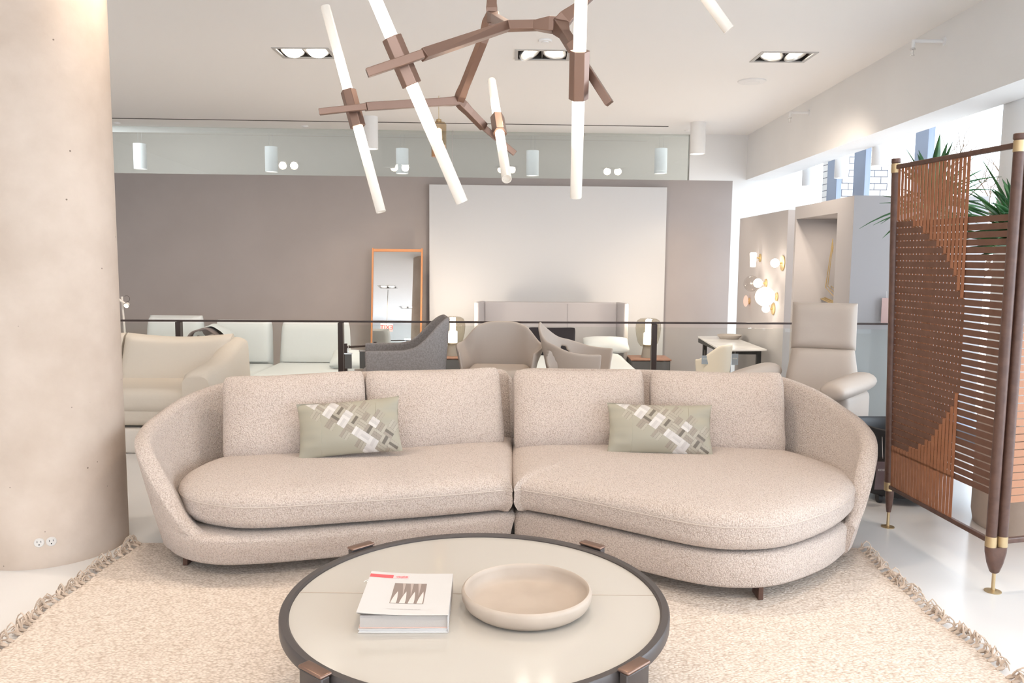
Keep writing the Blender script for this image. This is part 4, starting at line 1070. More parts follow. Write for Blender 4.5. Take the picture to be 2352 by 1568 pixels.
# ------------------------------------------------------------------ headboard wall panel, bed
b = MB(); pl_, pr_ = aty(984, 421, 11.52), aty(1536, 428, 11.66); zt_ = pl_.z - 0.005
b.add([(pl_.x, wallY(pl_.x) - 0.14, LOW), (pr_.x, wallY(pr_.x) - 0.14, LOW), (pr_.x, wallY(pr_.x) - 0.01, LOW), (pl_.x, wallY(pl_.x) - 0.01, LOW),
       (pl_.x, wallY(pl_.x) - 0.14, zt_), (pr_.x, wallY(pr_.x) - 0.14, zt_), (pr_.x, wallY(pr_.x) - 0.01, zt_), (pl_.x, wallY(pl_.x) - 0.01, zt_)],
      [(3, 2, 1, 0), (4, 5, 6, 7), (0, 1, 5, 4), (1, 2, 6, 5), (2, 3, 7, 6), (3, 0, 4, 7)])
o = b.build('wall_panel', M['panelwhite'], smooth=False, kind='structure')
bd = thing('upholstered_bed', 'double bed with wide grey upholstered headboard against the white panel', 'bed', (0.55, 10.2, LOW))
hl, hr = aty(1103, 692, 11.2), aty(1427, 694, 11.2)
b = MB(); b.rbox((hl.x + 0.06, 11.16, LOW + 0.1), (hr.x - 0.06, 11.26, hl.z), 0.025); hb = b.build('headboard', M['headboard'], bd)
b = MB(); xm = (hl.x * 0.38 + hr.x * 0.62)
for x_ in (xm,): b.box((x_ - 0.004, 11.157, 0.1), (x_ + 0.004, 11.162, hl.z - 0.02))
b.build('headboard_seam', mat('seam_grey', (160, 156, 158), 0.9), hb, smooth=False)
for s, x_ in ((-1, hl.x + 0.05), (1, hr.x - 0.05)):
    Mx = T((x_, 11.25, 0), radians(s * 18)); b = MB(); b.rbox((-0.035 if s < 0 else -0.035, -0.30, LOW + 0.1), (0.035, 0.0, hl.z + 0.005), 0.02, Mx)
    b.build('headboard_wing', M['headboard'], hb)
b = MB(); b.rbox((hl.x + 0.05, 9.05, LOW + 0.08), (hr.x - 0.02, 11.16, LOW + 0.28), 0.03); b.build('bed_frame', M['headboard'], bd)
b = MB(); b.rbox((hl.x + 0.09, 9.10, LOW + 0.28), (hr.x - 0.06, 11.15, 0.19), 0.06); b.build('mattress', M['linen'], bd)
for x_ in (hl.x + 0.15, hr.x - 0.15):
    for y_ in (9.2, 11.0): leg_at(x_, y_, 0.05, 0.05, bd, M['walnut'], LOW + 0.09, z0=LOW)
b = MB()
def DV(i, j):
    u = i / 24; v = j / 24; x = hl.x + 0.02 + (hr.x - hl.x - 0.0) * u; y = 9.0 + 1.75 * v; e = max(0, abs(u - 0.5) * 2 - 0.88) / 0.12; f_ = max(0, (0.1 - v) / 0.1)
    return Vector((x, y, 0.225 - 0.16 * e ** 2 - 0.16 * f_ ** 2 + 0.012 * noise.noise(Vector((x * 3, y * 2.4, 1)))))
b.grid(DV, 24, 24); o = b.build('duvet', M['linen'], sub=1, solid=0.02); tag(o, 'white duvet spread over the bed', 'duvet')
def soft_pillow(c, w, h, t, rx, rz, m, name, label, cat, group=None, seed=0):
    Mx = T(c, rz, rx); o = pillow_mb(w, h, t, Mx, 24, 18, seed=seed).build(name, m, merge=True); return tag(o, label, cat, group)
q = aty(1410, 800, 10.75); soft_pillow((q.x - 0.10, 10.82, 0.335), 0.62, 0.30, 0.16, radians(-62), 0, M['linen'], 'bed_pillow', 'white pillow at the right side of the bed', 'pillow', 'white bed pillows')
soft_pillow((0.10, 10.82, 0.335), 0.62, 0.30, 0.16, radians(-62), 0, M['linen'], 'bed_pillow', 'white pillow on the bed mostly hidden behind the beige chairs', 'pillow', 'white bed pillows', 3)
ca, cb = aty(1213, 757, 10.5), aty(1322, 818, 10.5)
soft_pillow(((ca.x + cb.x) / 2, 10.5, (ca.z + cb.z) / 2 + 0.01), cb.x - ca.x, ca.z - cb.z + 0.06, 0.14, radians(-14), 0, M['blackfab'], 'bed_cushion', 'black square cushion standing on the bed', 'cushion', None, 5)

def nightstand(x0, x1, label):
    t = thing('nightstand', label, 'nightstand', ((x0 + x1) / 2, 10.85, LOW), 0, 'bedside nightstands')
    zt = 0.165; b = MB(); b.rbox((x0 + 0.01, 10.66, LOW + 0.06), (x1 - 0.01, 11.1, zt - 0.02), 0.01); b.build('cabinet_body', M['nightgrey'], t)
    b = MB(); b.box((x0 + 0.02, 10.645, LOW + 0.08), (x1 - 0.02, 10.659, zt - 0.03)); b.build('drawer_front', M['nightgrey'], t, smooth=False, bevel=0.003)
    b = MB(); b.rbox((x0, 10.63, zt - 0.02), (x1, 11.12, zt), 0.006); b.build('top', M['wood'], t)
    for x_ in (x0 + 0.05, x1 - 0.05): leg_at(x_, 10.88, 0.03, 0.3, t, M['nightgrey'], LOW + 0.07, z0=LOW)
nightstand(-1.06, -0.52, 'grey nightstand with brown top beside the bed, behind the grey felt chair')
nightstand(1.575, 2.115, 'grey nightstand with brown top beside the bed, on the rail post side')
def bedside_lamp(x, label):
    t = thing('bedside_lamp', label, 'table lamp', (x, 10.86, 0.1655), 0, 'smoked glass bedside lamps'); z = 0.1655; c = Vector((x, 10.86, 0))
    b = MB(); b.lathe([(0.088, z), (0.085, z + 0.01), (0.062, z + 0.17), (0.055, z + 0.175), (0.001, z + 0.175)], c, 32); b.build('base', M['concretelamp'], t)
    b = MB(); b.lathe([(0.06, z + 0.145), (0.10, z + 0.155), (0.135, z + 0.20), (0.160, z + 0.30), (0.170, z + 0.40), (0.165, z + 0.455), (0.145, z + 0.50), (0.11, z + 0.522), (0.05, z + 0.53)], c, 40, close=False); b.build('glass_shade', M['smoke'], t)
    b = MB(); b.lathe([(0.001, z + 0.176), (0.060, z + 0.178), (0.060, z + 0.33), (0.040, z + 0.34), (0.038, z + 0.50), (0.001, z + 0.505)], c, 28); b.build('light_tube', M['bulb2'], t)
    lamp('POINT', 'lamp_light', (x, 10.80, z + 0.60), 13, WARM, t, 0.07)
bedside_lamp(aty(1040, 790, 10.86).x, 'smoked glass bedside lamp on the nightstand by the mirror side of the bed')
bedside_lamp(aty(1488, 790, 10.86).x, 'smoked glass bedside lamp on the nightstand behind the rail post')

# ------------------------------------------------------------------ leaning mirror
ma, mb_ = aty(853, 578, 11.5), aty(970, 580, 11.5); MWd = mb_.x - ma.x; MH = 1.92
tlt = radians(7.0)
mt = thing('leaning_mirror', 'tall mirror with orange wood frame leaning on the grey wall', 'mirror', ((ma.x + mb_.x) / 2, 11.36, LOW), radians(-1.5))
MM = T((((ma.x + mb_.x) / 2), 11.29, LOW), radians(-1.5), -tlt)
b = MB(); b.box((-MWd / 2 + 0.02, 0.0, 0.02), (MWd / 2 - 0.02, 0.012, MH - 0.03), MM); b.build('mirror_glass', M['mirror'], mt, smooth=False)
b = MB()
b.box((-MWd / 2, -0.02, 0), (-MWd / 2 + 0.022, 0.03, MH), MM); b.box((MWd / 2 - 0.022, -0.02, 0), (MWd / 2, 0.03, MH), MM)
b.box((-MWd / 2 + 0.022, -0.015, MH - 0.05), (MWd / 2 - 0.022, 0.03, MH - 0.012), MM); b.box((-MWd / 2 + 0.022, -0.015, 0), (MWd / 2 - 0.022, 0.03, 0.03), MM)
b.build('frame', M['orangewood'], mt, smooth=False, bevel=0.003)
# exit sign seen in that mirror
mp = MM @ Vector((0, 0, 1)); mn = (MM.to_3x3() @ Vector((0, -1, 0))).normalized()
hp = atp(888, 752, mp, mn); dd = (hp - CAMP).normalized(); rd = dd - 2 * dd.dot(mn) * mn
ex_p = hp + rd * ((hp.y - 0.5) / -rd.y)
print('EXIT', ex_p, 'hit', hp)
es = thing('exit_sign', 'red EXIT sign seen reflected in the leaning mirror', 'exit sign', ex_p)
aE = atan2(-rd.y, -rd.x)
ME = T(ex_p, atan2(rd.y, rd.x) + pi / 2 + pi)
b = MB(); b.rbox((-0.17, -0.02, -0.11), (0.17, 0.02, 0.11), 0.008, ME); sb = b.build('sign_body', mat('exit_face', (250, 214, 208), 0.5, emit=(250, 200, 192), est=0.5), es)
text('EXIT', None, 0.17, M['exit'], sb, Mx=T(ex_p, atan2(rd.y, rd.x) - pi / 2) @ Matrix.Translation((0, -0.022, 0)) @ Matrix.Rotation(pi / 2, 4, 'X'))
b = MB(); b.box((-0.01, -0.01, 0.11), (0.01, 0.01, max(0.12, HC - ex_p.z)), ME); b.build('bracket', M['fixrim'], es, smooth=False)

# ------------------------------------------------------------------ cream leather sofa (left)
cs = thing('leather_sofa', 'cream leather sofa with sloping arm between the column and the boucle sofa', 'sofa', (-3.2, 6.4, 0))
CM = M['cream']
b = MB(); b.rbox((-4.9, 5.98, 0.0), (-2.28, 6.84, 0.19), 0.02); b.build('plinth', M['platform'], cs)
b = MB(); b.rbox((-4.9, 5.99, 0.205), (-2.30, 6.85, 0.40), 0.05); b.build('base', CM, cs)
for x0, x1 in ((-4.75, -3.345), (-3.335, -2.42)):
    b = MB(); b.rbox((x0, 5.97, 0.30), (x1, 6.62, 0.49), 0.07, seg=5); b.build('seat_cushion', CM, cs)
def back_block(x0, x1, bow):
    b = MB()
    def P(i, j, s):
        u = i / 20; v = j / 16; x = x0 + (x1 - x0) * u; e = (1 - (2 * u - 1) ** 8) ** 0.5 if abs(2 * u - 1) < 1 else 0
        top = 0.835 - bow * sin(pi * u) * 0.03
        z = 0.42 + (top - 0.42) * v; th = 0.10 * max(0, 1 - (2 * v - 1) ** 8) ** 0.5 * (0.35 + 0.65 * e) + 0.004
        return Vector((x + (0.02 * (1 - v) if u == 0 else 0), 6.62 + 0.20 * v + s * th, z))
    b.grid(lambda i, j: P(i, j, -1), 20, 16); b.grid(lambda i, j: P(i, j, 1), 20, 16, flip=True)
    for (k0, k1) in (((0), (0)),):
        pass
    b.grid(lambda i, j: P(i, 16, -1 + 2 * j), 20, 1); b.grid(lambda i, j: P(0, i, -1 + 2 * j), 16, 1); b.grid(lambda i, j: P(20, i, -1 + 2 * j), 16, 1)
    return b
back_block(-4.7, -3.265, 1).build('back_cushion', CM, cs, merge=True, angle=50); back_block(-3.25, -2.36, 1).build('back_cushion', CM, cs, merge=True, angle=50)
# arm: low in front, sweeping up to the back
b = MB(); prof = [(5.96, .60), (6.0, .635), (6.15, .645), (6.35, .66), (6.52, .69), (6.66, .74), (6.78, .79), (6.88, .80)]
def AP(i, j):
    y, zt_ = prof[i]; k = j / 12 * pi; z_mid = zt_ - 0.06
    ring = [(-2.455, 0.22), (-2.455, 0.40)] + [(-2.355 - 0.10 * cos(pi * s / 8), z_mid + 0.06 * sin(pi * s / 8)) for s in range(9)] + [(-2.24, 0.40), (-2.255, 0.22)]
    return Vector((ring[j][0], y, ring[j][1]))
b.grid(AP, 7, 12); b.add([AP(0, j) for j in range(13)], [tuple(range(13))]); b.add([AP(7, j) for j in range(13)], [tuple(range(13))])
b.build('arm', CM, cs, merge=True, angle=50)

# ------------------------------------------------------------------ pale sofas on the lower level
def pale_back(x0, x1, y, zb, zt, parent, tilt=0.12, name='back_cushion'):
    b = MB(); w = x1 - x0
    Mx = T(((x0 + x1) / 2, y, zb), 0, -tilt)
    def P(i, j, s):
        u = -1 + i / 12; v = j / 14; h = zt - zb
        ww = w / 2 * (1 - 0.05 * v) * u * (1 - 0.06 * v ** 10); th = 0.10 * max(0, 1 - abs(u) ** 10) ** 0.4 * max(0, 1 - abs(2 * v - 1) ** 8) ** 0.4 + 0.012
        return Mx @ Vector((ww, s * th, h * v))
    b.grid(lambda i, j: P(i, j, -1), 24, 14); b.grid(lambda i, j: P(i, j, 1), 24, 14, flip=True)
    b.grid(lambda i, j: P(i, 14, -1 + 2 * j), 24, 1); b.grid(lambda i, j: P(0, i, -1 + 2 * j), 14, 1); b.grid(lambda i, j: P(24, i, -1 + 2 * j), 14, 1)
    return b.build(name, M['whiteleather'], parent, merge=True, angle=50)
wl = M['whiteleather']
ws = thing('modular_sofa', 'pale grey leather modular sofa with deep seats along the grey wall', 'sofa', (-2.9, 9.9, LOW))
q = [aty(x, 735, 10.0) for x in (495, 630, 645, 808)]
b = MB(); b.rbox((q[0].x - 0.05, 8.9, LOW + 0.06), (q[3].x + 0.05, 10.25, LOW + 0.30), 0.05); b.build('base', wl, ws)
b = MB(); b.rbox((q[0].x - 0.05, 8.95, LOW + 0.28), (q[1].x + 0.04, 9.95, 0.17), 0.08, seg=5); b.build('seat_cushion', wl, ws)
b = MB(); b.rbox((q[1].x + 0.05, 8.8, LOW + 0.28), (q[3].x + 0.05, 9.95, 0.19), 0.08, seg=5); b.build('seat_cushion', wl, ws)
pale_back(q[0].x, q[1].x, 9.92, 0.15, aty(560, 733, 10).z, ws); pale_back(q[2].x, q[3].x, 9.92, 0.15, aty(700, 735, 10).z, ws)
for x_ in (q[0].x + 0.1, q[3].x - 0.1):
    for y_ in (9.0, 10.1): leg_at(x_, y_, 0.05, 0.05, ws, M['darkmetal'], LOW + 0.07, z0=LOW)
qa, qb = aty(757, 822, 9.3), aty(845, 822, 9.3)
soft_pillow(((qa.x + qb.x) / 2, 9.35, 0.30), 0.44, 0.26, 0.14, radians(-50), radians(-8), wl, 'sofa_pillow', 'small pale pillow lying on the right end of the pale modular sofa', 'pillow', None, 4)
w2 = thing('high_back_sofa', 'pale leather high back seat standing left of the modular sofa', 'sofa', (-4.0, 9.6, LOW))
qa, qb = aty(341, 724, 9.9), aty(479, 722, 9.9)
qb.x -= 0.03; pale_back(qa.x, qb.x, 9.8, 0.15, qa.z + 0.01, w2)
b = MB(); b.rbox((qa.x, 8.9, LOW + 0.07), (qb.x, 9.95, 0.17), 0.08, seg=5); b.build('seat', wl, w2)
for x_ in (qa.x + 0.1, qb.x - 0.1):
    for y_ in (9.0, 9.85): leg_at(x_, y_, 0.05, 0.05, w2, M['darkmetal'], LOW + 0.08, z0=LOW)
qc = aty(462, 762, 9.1)
b = MB()
def TH(i, j):
    u = i / 16; v = j / 16; x = qc.x - 0.16 + 0.42 * u; z = qc.z - 0.10 + 0.14 * sin(pi * min(1, u * 1.1)) ** 0.7 - 0.16 * max(0, v - 0.5) + 0.02 * noise.noise(Vector((u * 4, v * 4, 0)))
    return Vector((x, 9.05 + 0.45 * v, z))
b.grid(TH, 16, 16); o = b.build('folded_throw', M['darkthrow'], solid=0.02, sub=1); tag(o, 'folded mauve throw with pale top draped behind the cream sofa back', 'blanket')
b = MB(); b.grid(lambda i, j: TH(i, j) + Vector((0.05, 0.06, 0.028)), 16, 12); o2 = b.build('throw_lining', M['whiteleather'], o, solid=0.012, sub=1)

# ------------------------------------------------------------------ thin floor lamp
lp = aty(288, 700, 8.9)
fl = thing('floor_lamp', 'thin white floor lamp with a small bright head beside the concrete column', 'floor lamp', (lp.x, 8.9, LOW))
b = MB(); b.tube([(lp.x + 0.02, 8.9, LOW), (lp.x - 0.035, 8.9, aty(288, 681, 8.9).z)], 0.011, 12); b.lathe([(0.12, LOW), (0.12, LOW + 0.012), (0.001, LOW + 0.012)], (lp.x + 0.02, 8.9, 0), 32); b.build('pole', M['outlet'], fl)
hx = aty(291, 701, 8.85); b = MB(); b.tube([hx + Vector((-0.02, 0, 0.02)), aty(268, 684, 8.85)], 0.013, 10); b.build('arm', M['outlet'], fl)
b = MB(); b.lathe([(0.001, 0.03), (0.02, 0.03), (0.026, -0.012), (0.024, -0.014)], hx, 16, T((0, 0, 0), 0, radians(-65)), close=False); hd = b.build('lamp_head', M['outlet'], fl)
b = MB(); b.lathe([(0.001, -0.02), (0.02, -0.015), (0.023, -0.008), (0.001, -0.004)], hx, 16, T((0, 0, 0), 0, radians(-65))); b.build('bulb', M['bulb'], hd)
cc = aty(291, 686, 8.9); b = MB(); b.tube([cc + Vector((0.033 * cos(t), 0, 0.034 * sin(t))) for t in [radians(130 - 12 * k) for k in range(20)]], 0.0022, 5); b.build('cord', M['darkmetal'], fl)

# ------------------------------------------------------------------ tub and shell chairs
def surf(P, nu, nv, th, m, name, parent, sub=1):
    b = MB(); b.grid(P, nu, nv); return b.build(name, m, parent, sub=sub, solid=th)
def swivel_base(t, c, m, z=0.30, r=0.26):
    b = MB(); b.lathe([(0.02, 0.03), (0.02, z)], c, 16, close=False); b.lathe([(r, 0.0), (r, 0.008), (0.05, 0.02), (0.02, 0.035), (0.001, 0.035)], c, 36); b.build('pedestal', m, t)
def smooth(a, b_, x):
    t = max(0, min(1, (x - a) / (b_ - a))); return t * t * (3 - 2 * t)
# beige chair facing the camera
CX, CYY = aty(1146, 780, 6.55).x, 6.42
t1 = thing('lounge_chair', 'beige leather tub chair facing us with winged back, between felt chair and shell chair', 'chair', (CX, CYY, 0), radians(-4))
M1 = T((CX, CYY, 0), radians(-4))
def chair1(i, j):
    a = radians(-118 + 236 * i / 40); v = j / 10        # angle from the back centre (+y)
    A = abs(a); top = 0.97 - 0.03 * (A / 0.5) ** 2 if A < 0.60 else 0.927 - 0.13 * smooth(0.60, 0.98, A) - 0.035 * smooth(1.0, 2.0, A)
    lo = 0.44
    z = lo + (top - lo) * v
    flare = 0.02 + 0.05 * v + 0.06 * smooth(0.6, 1.0, A) * (1 - smooth(1.0, 1.9, A)) * smooth(0.55, 1, v)
    rx, ry = 0.235 + flare, 0.25 + flare
    x = math.copysign(abs(math.sin(a)) ** 0.72, a) * rx * 1.04; y = (abs(cos(a)) ** 0.85 * ry if A < pi / 2 else cos(a) * (ry + 0.1))
    return M1 @ Vector((x, y, z))
surf(chair1, 40, 10, 0.022, M['beigeleather'], 'shell', t1)
b = MB(); b.rbox((-0.25, -0.27, 0.50), (0.25, 0.23, 0.625), 0.06, M1, 5); b.build('seat', M['beigeleather'], t1)
b = MB(); b.rbox((-0.22, -0.22, 0.40), (0.22, 0.22, 0.50), 0.03, M1, 3); b.build('under_seat', M['beigeleather'], t1)
swivel_base(t1, (CX, CYY, 0.0005), M['darkmetal'], 0.41)
# shell chair seen from the side, with an oval opening low in the back
qx = aty(1330, 800, 6.35)
t2 = thing('lounge_chair', 'beige moulded shell chair turned sideways with an oval opening, in front of the bed', 'chair', (qx.x, 6.30, 0), 0)
AN2 = radians(72); M2 = T((qx.x, 6.30, 0), AN2)
zb2 = aty(1255, 740, 6.3).z
def chair2(i, j):
    a = radians(-125 + 250 * i / 48); v = j / 12; A = abs(a)
    top = zb2 - 0.02 - 0.12 * smooth(0.0, 0.8, A) - 0.075 * smooth(0.6, 1.9, A)
    if A < 0.12: top = zb2 - 0.02 * (A / 0.12)
    lo = 0.46 - 0.0 * A; z = lo + (top - lo) * v
    k = 0.20 + 0.06 * v + 0.055 * v * (1 - smooth(0, 1.0, A))
    x = math.sin(a) * (k + 0.015); y = cos(a) * (k + 0.01) if A < pi / 2 else cos(a) * (k + 0.13)
    return M2 @ Vector((x, y, z))
b = MB(); nu_, nv_ = 48, 12
vs = [chair2(i, j) for i in range(nu_ + 1) for j in range(nv_ + 1)]; fs = []
for i in range(nu_):
    for j in range(nv_):
        a_ = (i - 24 + 0.5) ; 
        # opening low on each side, near the back
        if ((abs(a_) - 9.0) / 2.6) ** 2 + ((j + 0.5 - 7.0) / 3.0) ** 2 < 1: continue
        k_ = i * (nv_ + 1) + j; fs.append((k_, k_ + nv_ + 1, k_ + nv_ + 2, k_ + 1))
b.add(vs, fs); b.build('shell', M['beigeleather'], t2, sub=2, solid=0.022)
b = MB(); b.lathe([(0.001, 0.44), (0.21, 0.45), (0.235, 0.50), (0.22, 0.53), (0.001, 0.535)], (qx.x, 6.30, 0), 36); b.build('seat', M['beigeleather'], t2)
swivel_base(t2, (qx.x, 6.30, 0.0005), M['darkmetal'], 0.45)
# grey felt armchair, side view facing left
q0, q1_ = aty(848, 790, 6.4), aty(1010, 790, 6.4); cx3 = (q0.x + q1_.x) / 2; zt3 = aty(1000, 724, 6.4).z
t3 = thing('felt_armchair', 'grey felt armchair seen from the side in front of the mirror', 'chair', (cx3, 6.36, 0), 0)
AN3 = radians(-80); M3 = T((cx3, 6.36, 0), AN3)
def chair3(i, j):
    s = i / 56; v = j / 12      # runs along: left arm -> back -> right arm
    w, d, R = 0.27, 0.29, 0.16
    # plan path of a U with rounded back corners, open side at -y
    Ls = [2 * d - R, pi * R / 2, 2 * (w - R), pi * R / 2, 2 * d - R]; L = sum(Ls); p = s * L
    if p < Ls[0]: x, y = -w, -d + p
    elif p < Ls[0] + Ls[1]:
        a = (p - Ls[0]) / R; x, y = -w + R - R * cos(a), d - R + R * sin(a)
    elif p < sum(Ls[:3]): x, y = -w + R + (p - Ls[0] - Ls[1]), d
    elif p < sum(Ls[:4]):
        a = (p - sum(Ls[:3])) / R; x, y = w - R + R * sin(a), d - R + R * cos(a)
    else: x, y = w, d - R - (p - sum(Ls[:4]))
    back = smooth(0.02, 0.30, y)
    arm_z = 0.80 - 0.01 * (y < 0); top = arm_z + (zt3 - arm_z) * back ** 1.1
    z = 0.42 + (top - 0.42) * v
    fl = 1 + 0.05 * v
    return M3 @ Vector((x * fl, y * fl + 0.03 * v * back + 0.0, z))
surf(chair3, 56, 12, 0.035, M['greyfelt'], 'shell', t3)
b = MB(); b.rbox((-0.24, -0.33, 0.46), (0.24, 0.22, 0.62), 0.07, M3, 5); b.build('seat', M['greyfelt'], t3)
for s1 in (-1, 1):
    for s2 in (-1, 1): 
        b = MB(); b.tube([M3 @ Vector((s1 * 0.2, s2 * 0.2, 0.46)), M3 @ Vector((s1 * 0.25, s2 * 0.25, 0.0))], 0.014, 10, rs=[0.018, 0.010]); b.build('leg', M['walnut'], t3)
# desk chair
q0, q1_ = aty(1595, 785, 9.0), aty(1682, 850, 9.0); c4 = Vector(((q0.x + q1_.x) / 2, 9.1, LOW))
t4 = thing('desk_chair', 'small cream tub chair with hanging tags pulled to the white desk', 'chair', c4, 0)
M4_ = T(c4, radians(20))
def chair4(i, j):
    a = radians(-115 + 230 * i / 32); v = j / 8; A = abs(a); top = (q0.z - LOW) - 0.02 - 0.17 * smooth(0.5, 1.9, A); z = 0.42 + (top - 0.42) * v
    return M4_ @ Vector((math.sin(a + radians(150)) * (0.19 + 0.03 * v), -cos(a + radians(150)) * -1 * (0.19 + 0.03 * v), z))
surf(chair4, 32, 8, 0.025, M['cream'], 'shell', t4)
b = MB(); b.lathe([(0.001, 0.38), (0.18, 0.39), (0.19, 0.44), (0.001, 0.47)], c4, 28); b.build('seat', M['cream'], t4); 
b = MB(); b.lathe([(0.02, 0.03), (0.02, 0.40)], c4, 14, close=False); b.lathe([(0.2, 0.0), (0.2, 0.01), (0.02, 0.035), (0.001, 0.035)], c4, 30); b.build('pedestal', M['darkmetal'], t4)
def hang_tag(px0, py0, px1, py1, Yp, m, label, rz=0.0):
    a, c = aty(px0, py0, Yp), aty(px1, py1, Yp); w, h = abs(c.x - a.x), abs(a.z - c.z); ce = (a + c) / 2; ce.y = Yp
    Mx = T(ce, rz); t = thing('hang_tag', label, 'tag', ce)
    b = MB(); b.box((-w / 2, -0.001, -h / 2), (w / 2, 0.001, h / 2), Mx); o = b.build('card', m, t, smooth=False)
    b = MB(); b.tube([Mx @ Vector((0, 0, h / 2)), Mx @ Vector((0, 0.01, h / 2 + 0.06))], 0.0012, 5); b.build('string', M['outlet'], t)
    return t, o, Mx, w, h
t_, o_, Mx, w_, h_ = hang_tag(1612, 816, 1626, 836, 8.895, M['tagblue'], 'small blue grey tag on the back of the cream desk chair'); text('KIOSK', None, w_ * 0.26, M['outlet'], o_, Mx=Mx @ Matrix.Translation((0, -0.002, 0.01)) @ Matrix.Rotation(pi / 2, 4, 'X'))
t_, o_, Mx, w_, h_ = hang_tag(1681, 812, 1695, 838, 9.43, M['tagblue'], 'small blue grey tag hanging at the desk edge beside the cream chair'); text('KIOSK', None, w_ * 0.26, M['outlet'], o_, Mx=Mx @ Matrix.Translation((0, -0.002, 0.01)) @ Matrix.Rotation(pi / 2, 4, 'X'))

# ------------------------------------------------------------------ recliner
RA = radians(-44); rc0 = Vector((2.05, 5.66, 0)); MR = T(rc0, RA)
t5 = thing('recliner', 'beige leather recliner with tall headrest behind the right end of the sofa', 'armchair', rc0, RA)
def block(lo, hi, r, Mx, m, name, parent, seg=5, bulge=0.0):
    b = MB(); b.rbox(lo, hi, r, Mx, seg); return b.build(name, m, parent)
BL = M['beigeleather']
MR2 = T(rc0 + Vector((0.15, 0.02, 0)), radians(-20)); Mb = MR2 @ Matrix.Translation((0, 0.16, 0.40)) @ Matrix.Rotation(radians(-17), 4, 'X')
def puffy(w, h, t, Mx, m, name, parent, taper=0.0, seed=0):
    b = MB()
    def P(i, j, s):
        u = -1 + i / 12; v = -1 + j / 12; uu, vv = math.sin(u * pi / 2), math.sin(v * pi / 2)
        k = max(0, 1 - abs(uu) ** 8) ** 0.42 * max(0, 1 - abs(vv) ** 8) ** 0.42
        return Mx @ Vector((w / 2 * uu * (1 - taper * (vv + 1) / 2), s * t / 2 * k + 0.004 * noise.noise(Vector((uu * 2 + seed, vv * 2, s))), h / 2 * vv))
    b.grid(lambda i, j: P(i, j, -1), 24, 24); b.grid(lambda i, j: P(i, j, 1), 24, 24, flip=True); return b.build(name, m, parent, merge=True, angle=60)
puffy(0.58, 0.50, 0.17, Mb @ Matrix.Translation((0, 0, 0.215)), BL, 'backrest', t5, 0.25)
Mh = MR2 @ Matrix.Translation((0, 0.31, 1.01)) @ Matrix.Rotation(radians(-5), 4, 'X')
puffy(0.45, 0.345, 0.15, Mh, BL, 'headrest', t5)
block((-0.29, -0.36, 0.28), (0.29, 0.22, 0.47), 0.07, MR, BL, 'seat', t5)
for s in (-1, 1):
    b = MB(); x0 = s * 0.345
    def AR(i, j):
        y = -0.34 + 0.60 * i / 14; i = i if i in (0, 14) else 7 + 7 * math.sin((i - 7) / 7 * pi / 2); y = -0.34 + 0.60 * i / 14; e = max(0, 1 - (abs(i / 14 - 0.5) * 2) ** 5) ** 0.5 if 0 < i < 14 else -0.3
        n_ = 16; a = 2 * pi * j / n_; zc = 0.64 + 0.03 * i / 14; sx = 0.10 * (0.6 + 0.4 * e); sz = 0.066 * (0.5 + 0.5 * e)
        return MR @ Vector((x0 + sx * cos(a), y, zc + sz * sin(a)))
    b.grid(AR, 14, 16); b.add([AR(0, j) for j in range(16)], [tuple(range(16))]); b.add([AR(14, j) for j in range(16)], [tuple(range(16))])
    ar = b.build('armrest', BL, t5, merge=True, angle=60)
    b = MB(); b.rbox((x0 - 0.065, -0.22, 0.30), (x0 + 0.065, 0.20, 0.615), 0.05, MR, 4); b.build('arm_panel', BL, ar)
swivel_base(t5, rc0 + Vector((0, 0, 0.0005)), M['darkmetal'], 0.30, 0.3)

# ------------------------------------------------------------------ desk
t6 = thing('writing_desk', 'narrow desk with white marble top and black legs beside the grey display wall', 'desk', (2.74, 10.2, LOW))
zt_ = 0.44; P4 = [(2.44, 9.42), (3.01, 9.50), (3.02, 11.15), (2.55, 11.05)]
b = MB(); b.prism([(P4[0][0], P4[0][1]), (P4[1][0], P4[1][1]), (P4[2][0], P4[2][1]), (P4[3][0], P4[3][1])], zt_ - 0.022, zt_); b.build('desk_top', mat('white_marble', (232, 230, 230), 0.2, var=((214, 212, 214), 3, 5)), t6, smooth=False, bevel=0.004)
b = MB(); b.box((2.55, 9.60, zt_ - 0.075), (2.97, 9.64, zt_ - 0.023)); b.box((2.62, 10.92, zt_ - 0.075), (2.97, 10.96, zt_ - 0.023)); b.box((2.53, 9.64, zt_ - 0.075), (2.57, 10.95, zt_ - 0.023)); b.box((2.93, 9.64, zt_ - 0.075), (2.97, 10.95, zt_ - 0.023)); b.build('apron', M['black'], t6, smooth=False)
for x_, y_ in ((2.55, 9.62), (2.95, 9.62), (2.62, 10.94), (2.95, 10.94)): leg_at(x_, y_, 0.05, 0.05, t6, M['black'], zt_ - 0.023, z0=LOW)
q = atz(1675, 774, zt_ + 0.02); b = MB(); b.lathe([(0.001, 0), (0.12, 0), (0.155, 0.035), (0.162, 0.05), (0.155, 0.052), (0.118, 0.012), (0.001, 0.01)], (q.x, q.y, zt_ + 0.0005), 36, close=False); o = b.build('round_tray', M['pages']); tag(o, 'small round grey tray on the white marble desk', 'tray')

